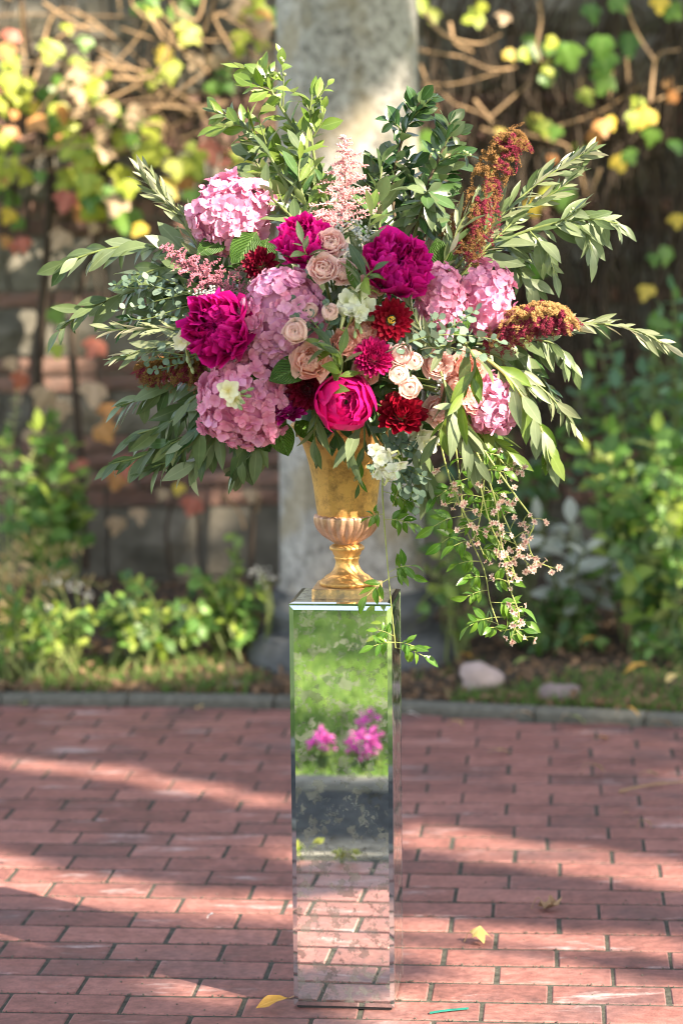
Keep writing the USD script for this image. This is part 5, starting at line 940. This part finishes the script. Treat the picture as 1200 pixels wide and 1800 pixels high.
stem_of('leafy_branch', 'long bright leaves beside the peach rose in the centre', [(580, 690), (600, 650), (596, 620), (570, 605)], (-.28, -.3, -.31, -.31), 9, 52, 16, ('bay', 'bright'), 182, .0022, t0=.05, ang=.8, face=.8)
stem_of('leafy_branch', 'sunlit yellow green leaves behind the trailing sprays', [(800, 700), (850, 740), (870, 775), (900, 800)], (-.14, -.16, -.16, -.15), 18, 60, 17, 'bright', 183, .0025, t0=.1, ang=.7, droop=.4)
# broad hydrangea leaves
def broad(label, leaves, seed):
    rng = np.random.default_rng(seed); T = Thing('hydrangea_leaf_stem', label, 'foliage', P(*leaves[0][:2], leaves[0][5]))
    for (a, b, tx, ty, L, y) in leaves:
        pos, tip = P(a, b, y), P(tx, ty, y - .02); v, f, uv = leaf_mesh(L / 1000, L / 1000 * .72, .2, .35, rng.normal(0, .15), 8, .42, .7, .05, .02, rng); v, f, uv = place((v, f, uv), pos, tip - pos, unit(TOCAM + [rng.normal(0, .2), 0, .5]))
        T.part('leaf', v, f, M['hyd_leaf'], True, uv); T.part('stalk', *tube(spline([pos, pos + [0, .05, -.03]], 5), .002, 5), M['stem'])
broad('broad toothed green leaves under the upper left hydrangea', [(450, 408, 415, 462, 74, -.13), (400, 420, 345, 440, 60, -.11), (470, 420, 450, 480, 80, -.13)], 191)
broad('broad dark leaves under the lilac hydrangea cluster', [(545, 640, 480, 660, 74, -.26), (470, 650, 430, 662, 50, -.24), (500, 650, 520, 690, 50, -.22)], 192)
broad('broad leaves under the deep pink hydrangea near the urn', [(480, 740, 505, 790, 66, -.15), (440, 745, 470, 782, 60, -.14), (520, 740, 550, 770, 50, -.13)], 193)
broad('broad leaf between the large peony and the right hydrangea', [(775, 480, 770, 432, 62, -.16), (815, 590, 800, 540, 60, -.2)], 194)

# filler stems packed between the blooms
rng = np.random.default_rng(200)
_used = set()
def near(x, y):
    for d, a, b, short in sorted((math.hypot(x - a, y - b), a, b, s) for a, b, s in FLOWERS):
        side = ('right of' if x > a else 'left of') if abs(x - a) > abs(y - b) else ('below' if y > b else 'above')
        lab = f'dark green filler leaves {side} the {short}'
        if lab not in _used and len(lab.split()) <= 16: _used.add(lab); return lab
for i in range(26):
    a = i * 2.4; rr = 60 + 190 * math.sqrt((i + .5) / 26); tx, ty = 600 + rr * 1.15 * math.cos(a), 590 + rr * .78 * math.sin(a)
    st = FOAM + [0, .0, .08]; y1 = yd(tx, ty) * .72 + .035; tip = P(tx, ty, y1)
    T = Thing('filler_leaf_stem', near(tx, ty), 'foliage', st)
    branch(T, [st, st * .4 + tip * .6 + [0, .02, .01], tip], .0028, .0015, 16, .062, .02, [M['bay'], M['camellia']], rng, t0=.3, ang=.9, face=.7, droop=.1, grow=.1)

# jasmine vines and orchid sprays
def pinnate(T, pos, d, L, rng, mat='jasmine', n=5, lw=.42):
    c = spline([pos, pos + d * L * .55 + [0, 0, -.003], pos + d * L + [0, 0, -L * .25]], 10); par = T.part('leaf_stalk', *tube(c, .0007, 4), M['stem_y']); a = unit(np.cross(d, TOCAM))
    for i in range(n):
        last = i == n - 1; t = 1. if last else .35 + .55 * (i // 2) / max(1, (n - 1) // 2); p = c[int(t * 9)]; sgn = 1 if i % 2 else -1
        dd = unit((d * (1 if last else .45)) + (0 if last else 1) * a * sgn * .8 + [0, -.15, -.55 * rng.uniform(.5, 1.4)]); l = L * rng.uniform(.5, .72) * (1.2 if last else 1)
        v, f, uv = place(leaf_mesh(l, l * lw, .3, rng.uniform(.2, 1.1), rng.normal(0, .4), 6, .42, 1., .06, .02, rng), p, dd, unit(TOCAM * .8 + [0, 0, .5] + rng.normal(0, .4, 3))); T.part('leaflet', v, f, M[mat], True, uv, parent=par)
def jasmine(label, px, ys, nodes, seed, L=.04):
    rng = np.random.default_rng(seed); c = spline([P(a, b, y) for (a, b), y in zip(px, ys)], 40); T = Thing('jasmine_vine', label, 'vine', c[0]); T.part('stem', *tube(c, np.linspace(.0015, .001, 40), 5), M['stem_y'])
    for (t, side) in nodes:
        p = c[int(t * 39)]; d = unit([side, rng.normal(-.2, .25), rng.normal(.1, .2)]); pinnate(T, p, d, L * rng.uniform(.85, 1.2), rng, n=5 if rng.random() < .6 else 7)
jasmine('single jasmine vine hanging straight down past the pedestal top', [(676, 800), (672, 850), (674, 900), (680, 980), (687, 1060), (695, 1139)], (-.17, -.16, -.15, -.14, -.14, -.135), [(.06, 1), (.2, 1), (.27, .6), (.43, -.45), (.46, 1.1), (.45, .5), (.70, 1.1), (.71, -.45), (.68, .5), (.98, 1.1), (.99, -1.0), (1.0, .7), (.97, -.6)], 211)
jasmine('curly jasmine vine among the trailing flower sprays', [(800, 780), (810, 860), (815, 920), (850, 1000), (862, 1060), (880, 1110)], (-.18, -.19, -.19, -.18, -.18, -.18), [(.2, -1), (.3, .9), (.36, -1), (.42, .8), (.46, -.9), (.52, .7), (.58, -1), (.66, -1), (.68, .9), (.74, -.9), (.8, .8), (.9, -1), (.92, .9), (.96, -.6), (1., .8), (1., -.3)], 212, .042)
jasmine('short jasmine shoot at the right of the urn cup', [(700, 770), (708, 820), (700, 860), (690, 890)], (-.18, -.18, -.17, -.16), [(.4, 1), (.75, .9), (1., .6)], 213, .03)
jasmine('leafy jasmine shoot at the top of the trailing flower sprays', [(810, 730), (835, 790), (850, 840), (845, 900), (835, 950)], (-.19, -.2, -.2, -.2, -.2), [(.3, 1), (.35, -1), (.45, .9), (.5, -.9), (.6, 1), (.65, -1), (.75, .8), (.8, -.9), (.9, .8), (1., -.4)], 214, .04)
stem_of('bay_branch', 'short olive green branch filling under the golden amaranth', [(830, 610), (880, 630), (920, 670), (935, 720)], (-.13, -.13, -.13, -.12), 16, 56, 15, ('bay', 'bay_pale'), 184, .0028, t0=.1, ang=.7, droop=.5)
def orchid_bloom(T, pos, ax, R, rng, par=None):
    B = basis(ax, rng.uniform(0, 6)); vs, fs, us, n = [], [], [], 0
    for k in range(6):
        lip = k == 3; v, f, uv = petal_grid(R * (1.0 if not lip else 1.15), R * (.5 if not lip else .85), 3, 4, .3, rng.uniform(-.6, .6), .06, 0, .55, .3, rng); ti = rng.uniform(.0, .6); c, s = math.cos(ti), math.sin(ti)
        v = np.stack([v[:, 0], v[:, 1] * c - v[:, 2] * s, v[:, 1] * s + v[:, 2] * c], -1); v = rotz(v, k * PI / 3); vs.append(v); fs.append(f + n); us.append(uv); n += len(v)
    T.part('blossom', pos + np.vstack(vs) @ B.T, np.vstack(fs), M['orchid'], True, np.vstack(us))
def orchid(label, px, ys, n, seed, t0=.25, side=14, R=.0060):
    rng = np.random.default_rng(seed); c = spline([P(a, b, y) for (a, b), y in zip(px, ys)], 60); T = Thing('orchid_spray', label, 'orchid spray', c[0]); T.part('stem', *tube(c, np.linspace(.0018, .0009, 60), 5), M['stem_y'])
    n = int(n * .78)
    for i in range(n):
        t = t0 + (1 - t0) * (i + rng.uniform(0, .8)) / n; p = c[int(min(t, 1) * 59)]; d = unit([rng.normal(0, 1), rng.normal(-.4, .5), rng.normal(-.1, .7)]); ln = side / 1000 * rng.uniform(.4, 1.8); e = p + d * ln
        T.part('stalk', *tube(spline([p, p + d * ln * .6 + [0, 0, .002], e], 6), .0006, 4), M['stem_y'])
        for _ in range(1 + (rng.random() < .45)): orchid_bloom(T, e + rng.normal(0, .003, 3), unit(d + [0, -.8, 0] + rng.normal(0, .4, 3)), R * rng.uniform(.75, 1.2), rng)
orchid('trailing spray ending at the far right with pink tipped flowers', [(800, 700), (850, 790), (905, 870), (937, 917), (928, 950), (942, 985), (985, 1003)], (-.18, -.2, -.2, -.2, -.2, -.2, -.2), 30, 221)
orchid('longest trailing flower spray whose curled tip hangs lowest', [(790, 720), (840, 800), (870, 880), (880, 950), (895, 1030), (912, 1080), (905, 1105), (927, 1126)], (-.2, -.21, -.21, -.21, -.21, -.21, -.21, -.21), 34, 222)
orchid('leftmost trailing flower spray beside the urn', [(770, 720), (775, 780), (790, 840), (810, 890), (830, 930), (850, 975)], (-.2, -.21, -.21, -.21, -.21, -.21), 28, 223, .3, 18)
orchid('middle trailing flower spray thick with pale blossoms', [(800, 720), (830, 800), (845, 860), (865, 930), (895, 985), (905, 1010)], (-.22, -.23, -.23, -.23, -.22, -.22), 32, 224, .3, 16)
orchid('short sunlit flower spray behind the other trailing ones', [(810, 720), (850, 770), (890, 820), (912, 828)], (-.16, -.17, -.17, -.17), 16, 225, .3, 14)
orchid('flower spray bending right near the middle of the trail', [(820, 740), (860, 850), (895, 930), (915, 975), (935, 1000)], (-.17, -.18, -.19, -.19, -.19), 24, 226, .35, 15)
# ------------------------------------------------------------------ small things on the terrace
M['d_y'] = leaf_mat('fallen_yellow_leaf_look', (.55, .40, .10), (.62, .48, .2), (.58, .45, .25), .6, .2)
M['d_t'] = leaf_mat('fallen_tan_leaf_look', (.42, .28, .15), (.5, .36, .2), (.46, .34, .2), .7, .1)
M['d_b'] = leaf_mat('fallen_brown_leaf_look', (.24, .14, .07), (.33, .2, .1), (.3, .2, .12), .7, .1)
M['d_o'] = leaf_mat('fallen_gold_leaf_look', (.50, .26, .04), (.58, .36, .08), (.5, .3, .1), .5, .15)
M['d_g'] = leaf_mat('fallen_green_leaf_look', (.2, .28, .06), (.3, .36, .1), (.3, .34, .14), .6, .15)
M['d_w'] = leaf_mat('fallen_white_petal_look', (.75, .74, .68), (.8, .78, .74), (.78, .76, .72), .6, .2)
rng = np.random.default_rng(300)
def fallen(label, px, py, L, W, mat, ang, curl=.9, fold=.35, twist=.4, lift=.004, z=0., stalk=True, cat='leaf', name='fallen_leaf', lobed=False):
    g = G(px, py, z + .001); d = np.array([math.cos(ang), math.sin(ang), 0]); v, f, uv = leaf_mesh(L, W, fold, curl, twist, 8, .5, .75, .08, .05, rng); v, f, uv = ivy_mesh(L, rng) if lobed else (v, f, uv)
    if lobed: v[:, 2] += .016 * np.sin(v[:, 0] / L * 7 + 1) * np.sin(v[:, 1] / L * 5 + px) + (v[:, 1] - L * .4) ** 2 * 7
    v[:, 1] -= L / 2
    v = v @ frame(d, (0, 0, 1)).T; v[:, 2] -= v[:, 2].min(); v = v + g + [0, 0, lift]; T = Thing(name, label, cat, g); T.part('blade' if cat == 'leaf' else 'petal', v, f, M[mat], True, uv)
    if stalk: e = v[0 if lobed else 1]; T.part('stalk', *tube(spline([e, e - d * L * .2 + [0, 0, .003], e - d * L * .42 + [0, .004, -max(0, e[2] - z - .003)]], 7), .0009, 4), M['d_t'.replace('d_t', 'twig')])
fallen('pale yellow leaf in a sun patch right of the pedestal', 848, 1657, .04, .04, 'd_y', .2, lobed=True)
fallen('crumpled brown leaf with ragged lobes on the bricks at right', 970, 1600, .046, .045, 'd_b', .1, lobed=True)
fallen('curled golden leaf at the left foot of the pedestal', 478, 1775, .062, .022, 'd_o', 3.35, .4, .5, 1.1)
fallen('small white petal in the sun left of the pedestal', 368, 1619, .02, .014, 'd_w', 2.6, 1.2, .5, .3, .002, 0, False, 'petal', 'fallen_petal')
fallen('tan leaf on the shaded bricks right of the pedestal', 1052, 1363, .05, .02, 'd_t', .15, 1.0, .5)
fallen('small yellow leaf on the bricks nearest the pedestal at right', 884, 1327, .04, .02, 'd_y', -.05, .4, .3)
fallen('yellow tan leaf just in front of the kerb right of the pedestal', 806, 1279, .036, .028, 'd_y', .4, .8, .4)
fallen('white petal in front of the kerb beside the pedestal', 727, 1263, .04, .02, 'd_w', .2, .6, .3, .2, .003, 0, False, 'petal', 'fallen_petal')
fallen('small yellow leaf at the right in front of the kerb', 1060, 1304, .034, .018, 'd_o', .3, .5, .4)
fallen('pale green leaf on the shaded bricks at the right', 1146, 1366, .032, .018, 'd_g', 0., .5, .3)
fallen('green and yellow leaf fallen at the foot of the kerb', 1016, 1275, .055, .024, 'd_g', -.3, .8, .4)
fallen('brown leaf at the foot of the kerb at far right', 1170, 1283, .05, .024, 'd_b', .2, .8, .4)
fallen('small tan curled leaf at the right edge of the bricks', 1140, 1459, .03, .014, 'd_t', .1, 1.2, .5)
fallen('tiny yellow leaf on the bricks at the right', 1101, 1431, .012, .01, 'd_y', 1., .4, .2, .1, .002, 0, False)
fallen('yellow leaf at the foot of the kerb left of the pedestal', 350, 1252, .036, .024, 'd_y', 2., .7, .4)
fallen('yellow green leaf at the left end of the kerb foot', 42, 1243, .036, .026, 'd_g', 1.2, .5, .3)
fallen('tan leaf lying on top of the kerb right of the pedestal', 925, 1262, .045, .022, 'd_t', .1, .6, .4, .3, .003, KZ + .004)
fallen('orange brown leaf hanging over the kerb edge at right', 1112, 1262, .055, .02, 'd_o', -.6, .9, .4, .3, .003, KZ + .004)
fallen('pink tan leaf lying on the left end of the kerb', 8, 1214, .06, .04, 'd_t', .4, .6, .4, .3, .003, KZ + .004)
for i, (a, b, L, m, lab) in enumerate(((900, 1195, .06, 'd_b', 'brown leaf in the bed between the two pink rocks'), (1115, 1192, .075, 'd_o', 'broad orange leaf in the bed at right behind the kerb'), (820, 1165, .05, 'd_o', 'orange leaf in the bed beside the pale pink rock'), (1030, 1140, .06, 'd_o', 'orange leaf in the shaded bed at right'), (322, 1088, .06, 'd_w', 'pale whitish leaf among ground plants left of the column'), (250, 1050, .1, 'd_g', 'broad yellow green leaf among ground plants at left'), (915, 1175, .05, 'd_g', 'grey green leaf in the bed beside the dull pink rock'), (1180, 1205, .05, 'd_y', 'yellow leaf behind the kerb at far right'))):
    y = P(a, b, 3.0)[1]; fallen(lab, a, b, L, L * .6, m, rng.uniform(0, 6), .7, .3, .3, .01, .10 if b > 1100 else .16)
# grit and crumbs in the joints near the camera
M['grit'] = stuff_leaf_mat('grit_look', [(.10, .09, .07), (.22, .19, .15), (.05, .045, .04), (.30, .26, .2), (.16, .12, .08), (.08, .10, .04)], .9, .0)
n = 2600; q = np.stack([rng.uniform(-.95, .95, n), rng.uniform(-.35, 1.6, n)], 1); row = np.round((q[:, 1] - rowc) / (BW + JB) - .5) + .5; on = rng.random(n) < .85; q[:, 1] = np.where(on, rowc + row * (BW + JB) + rng.normal(0, .004, n), q[:, 1])
v, f = blobs(np.array([grid(a, b, .0005) for a, b in q]), rng.uniform(.0008, .0026, n), rng); single('paving_grit', v, f, M['grit'], 'grit and crumbs lying in the joints of the brick terrace', 'grit', kind='stuff', smooth=False)
# twig and green strip
c = spline([G(1088, 1392, .004), G(1120, 1384, .012), G(1160, 1378, .007), G(1205, 1374, .004)], 14); T = Thing('dry_twig', 'thin dry twig lying on the bricks at the right edge', 'twig', c[0])
T.part('stick', *tube(c, np.linspace(.0035, .002, 14), 6), M['twig']); p = c[6]; T.part('side_shoot', *tube([p, p + [.03, .012, .004], p + [.05, .03, .001]], .0013, 5), M['twig'])
M['teal'] = plain('teal_strip_look', (.02, .22, .17), .4, 0, 50, .1)
a, b = G(755, 1781.5, .0015), G(823, 1773.5, .0015); c = spline([a, a * .6 + b * .4 + [0, 0, .001], b], 10); w = np.array([0, .0042, 0]); v = np.vstack([c - w, c + w, c + w + [0, 0, .0008], c - w + [0, 0, .0008]]); n = 10
f = np.vstack([np.vstack([[[s * n + i, s * n + i + 1, s2 * n + i + 1], [s * n + i, s2 * n + i + 1, s2 * n + i]] for i in range(n - 1)]) for s, s2 in ((0, 1), (1, 2), (2, 3), (3, 0))])
single('teal_strip', v, f, M['teal'], 'thin teal green strip lying on the bricks right of the pedestal foot', 'strip', smooth=False)
# ------------------------------------------------------------------ magenta flowers on the lawn, seen in the mirror
rng = np.random.default_rng(310); M['mag'] = plain('magenta_bedding_look', (.55, .03, .33), .6, .2, 90, col2=(.62, .10, .45))
REF = np.array([-.224, -.973]); MF = P(600, 1300, -.09)
for i, (dist, off, r, n, lab) in enumerate(((2.12, .25, .03, 62, 'larger clump of magenta flowers on the lawn, at the right in the mirror'), (2.10, .085, .012, 16, 'smaller clump of magenta flowers on the lawn, in the middle of the mirror'), (2.45, .27, .025, 14, 'far clump of magenta flowers on the lawn, highest in the mirror'))):
    base = np.array([REF[0] * dist - off * .97, -.09 + REF[1] * dist + off * .22, -.03]) ; base[0] = REF[0] * dist + off * .75 - .12
    T = Thing('bedding_flower', lab, 'flowers', base)
    for k in range(14):
        e = base + np.r_[rng.normal(0, r * .5, 2), rng.uniform(.015, .04)]; branch(T, [base, (base + e) / 2 + [0, 0, .02], e], .003, .0015, 6, .05, .02, M['sh_g'], rng, t0=.2)
    for k in range(n // 5):
        c0 = base + np.r_[rng.normal(0, r * .5, 2), rng.uniform(.05, .085)]; v, f = blobs(c0 + rng.normal(0, .014, (16, 3)), .008, rng); T.part('flower_head', v, f, M['mag'], False)
for k, (da, lab) in enumerate(((-.19, 'yellow green weed at the near edge of the terrace, left in the mirror'), (-.29, 'small weed with orange leaf at the near terrace edge, far left in the mirror'), (-.10, 'low weed at the near edge of the terrace, right in the mirror'))):
    b0 = grid(da - .04, -1.10 + .012 * k, -.002); T = Thing('weed', lab, 'weed', b0)
    for q in range(5):
        e = b0 + np.r_[rng.normal(0, .022, 2), rng.uniform(.02, .05 if k != 2 else .025)]; branch(T, [b0, (b0 + e) / 2 + [0, 0, .008], e], .0012, .0008, 5, .03, .012, [M['sh_yg'], M['iv_yg']], rng, t0=.3)
# ------------------------------------------------------------------ trees that shade the terrace, outside the frame on the sunny side
LIT = []
def lit(p, r): LIT.append((np.asarray(p, float), r))
for (a, b, y, r) in ((425, 372, -.1, .06), (395, 395, -.1, .05), (150, 465, -.03, .11), (240, 450, -.04, .10), (210, 500, -.05, .06), (488, 135, .02, .15), (450, 190, 0, .10), (545, 180, -.03, .12), (520, 250, -.03, .07), (610, 300, -.1, .10), (640, 885, -.05, .08), (648, 960, -.03, .08), (630, 1020, -.04, .07), (600, 800, -.2, .09), (675, 815, -.2, .07), (835, 520, -.15, .09), (880, 540, -.15, .07), (955, 570, -.19, .10), (1050, 570, -.13, .10), (1130, 590, -.13, .08), (860, 690, -.15, .11), (900, 640, -.18, .08), (950, 770, -.2, .13), (860, 850, -.2, .13), (850, 760, -.2, .08), (920, 950, -.2, .13), (860, 1040, -.2, .09), (1060, 420, -.08, .08), (690, 1000, -.14, .08), (910, 260, -.14, .05), (990, 290, -.07, .06), (260, 330, -.06, .09), (250, 590, -.12, .06), (688, 1100, -.1, .07), (700, 1040, -.1, .07)): lit(P(a, b, y), r)
for (a, b, r) in ((640, 300, .14), (600, 350, .12), (690, 330, .12)): lit(P(a, b, 3.0), r)
for (a, b, r) in ((-60, 1330, .10), (60, 1345, .12), (200, 1360, .13), (340, 1385, .12), (460, 1406, .10), (-40, 1560, .2), (50, 1560, .2), (160, 1570, .2), (270, 1585, .2), (370, 1595, .19), (460, 1600, .18), (330, 1740, .05), (800, 1480, .12), (900, 1500, .13), (1050, 1515, .11), (1180, 1540, .12), (750, 1650, .14), (860, 1670, .13), (950, 1655, .08), (760, 1790, .14), (860, 1770, .15), (960, 1750, .15), (1080, 1745, .14), (1190, 1770, .16), (1000, 1800, .14), (1150, 1660, .06), (560, 1500, .1)): lit(G(a, b), r * (.30 if b < 1420 and a < 500 else .5 if a < 500 else .6))
for d_ in (.45, .6, .75, .9, 1.05):
    for o_ in (-.15, 0, .15): lit([REF[0] * d_ + o_, -.09 + REF[1] * d_, 0], .13)
for d_ in (1.97, 3.05, 3.2, 3.35):
    for o_ in (-.35, -.18, 0, .18, .35): lit([REF[0] * d_ + o_, -.09 + REF[1] * d_, 0], .13 if d_ > 2 else .09)
LP = np.array([p for p, r in LIT]); LR = np.array([r for p, r in LIT])
wallspots = []
rng = np.random.default_rng(320)
for _ in range(60): wallspots.append((P(rng.uniform(100, 500), rng.uniform(-60, 560), 4.25), rng.uniform(.05, .12)))
for _ in range(22): wallspots.append((P(rng.uniform(-60, 120), rng.uniform(-60, 520), 4.25), rng.uniform(.05, .12)))
for (a, b) in ((760, 60), (830, 110), (900, 120), (810, 190), (862, 215), (955, 60), (1120, 130), (1150, 170), (945, 220), (1040, 240), (1080, 160), (1020, 160), (100, 800), (180, 760), (60, 860), (700, 20)): wallspots.append((P(a, b, 4.15), .11))
for _ in range(16): wallspots.append((P(rng.uniform(1000, 1220), rng.uniform(720, 1020), 3.3), rng.uniform(.05, .1)))
for _ in range(14): wallspots.append((P(rng.uniform(0, 480), rng.uniform(1020, 1200), 3.0), rng.uniform(.05, .09)))
LP = np.vstack([LP, [p for p, r in wallspots]]); LR = np.r_[LR, [r for p, r in wallspots]]
for _ in range(22): wallspots.append((P(rng.uniform(20, 490), rng.uniform(540, 930), 4.3), rng.uniform(.03, .08)))
LP = np.vstack([LP, [p for p, r in wallspots[-22:]]]); LR = np.r_[LR, [r for p, r in wallspots[-22:]]]
M['canopy'] = stuff_leaf_mat('canopy_leaf_look', [(.05, .11, .02), (.09, .16, .03), (.14, .20, .04)], .5, .3)
M['trunk'] = plain('tree_bark_look', (.13, .10, .075), .95, .1, 12, .9, .02, col2=(.06, .045, .035))
HX = unit([SUN[1] * -1, SUN[0], 0]); VX = np.cross(SUN, HX); VX = VX if VX[2] > 0 else -VX
def shade_tree(label, h0, v0, dist, rh, rv, rd, n, seed):
    rng = np.random.default_rng(seed); C = np.array([0, 0, 1.0]) + SUN * dist + HX * h0 + VX * v0; base = np.array([C[0], C[1], -.03]); T = Thing('shade_tree', label, 'tree', base)
    T.part('trunk', *tube(spline([base, base + [.1, .05, C[2] * .35], C + [0, 0, -rv * .35], C + [.1, 0, rv * .5]], 16), np.linspace(.24, .05, 16), 10), M['trunk'])
    cl = rng.normal(0, 1, (150, 3)); cl = cl / np.linalg.norm(cl, axis=1, keepdims=True) * (rng.random((150, 1)) ** .4); cl = cl * [rh, rv, rd]
    tips = C + cl[:, :1] * HX + cl[:, 1:2] * VX + cl[:, 2:] * SUN
    for k in range(14): T.part('limb', *tube(spline([C + [0, 0, -rv * .4 + .1 * k], (C + tips[k * 9]) / 2 + [0, 0, .25], tips[k * 9]], 8), np.linspace(.06, .012, 8), 6), M['trunk'])
    p = tips[rng.integers(150, size=n)] + rng.normal(0, .5, (n, 3))
    q = p[:, None] - LP[None]; along = q @ SUN; dd = np.linalg.norm(q - along[..., None] * SUN, axis=2); p = p[~((dd < LR[None] + .055).any(1))]; n = len(p)
    a, b = rng.normal(size=(n, 3)), rng.normal(size=(n, 3)); a /= np.linalg.norm(a, axis=1, keepdims=True); b = np.cross(a, b); b /= np.linalg.norm(b, axis=1, keepdims=True); L = rng.uniform(.10, .17, n)[:, None]; nn = np.cross(a, b)
    v = np.stack([p - a * L * .5, p + b * L * .3 + nn * L * .06, p + a * L * .55, p - b * L * .3 + nn * L * .06], 1).reshape(-1, 3); f = (np.array([[0, 1, 2], [0, 2, 3]])[None] + (np.arange(n) * 4)[:, None, None]).reshape(-1, 3)
    T.part('crown', v, f, M['canopy'], False)
shade_tree('broad leafy tree outside the frame shading the terrace', -.9, .6, 9.5, 3.2, 3.0, 1.8, 60000, 331)
shade_tree('third leafy tree outside the frame shading the lawn', -4.4, .6, 9.0, 2.4, 2.6, 1.6, 26000, 333)
shade_tree('second leafy tree outside the frame shading wall and bed', 3.0, 1.8, 11.5, 3.0, 3.0, 1.8, 54000, 332)
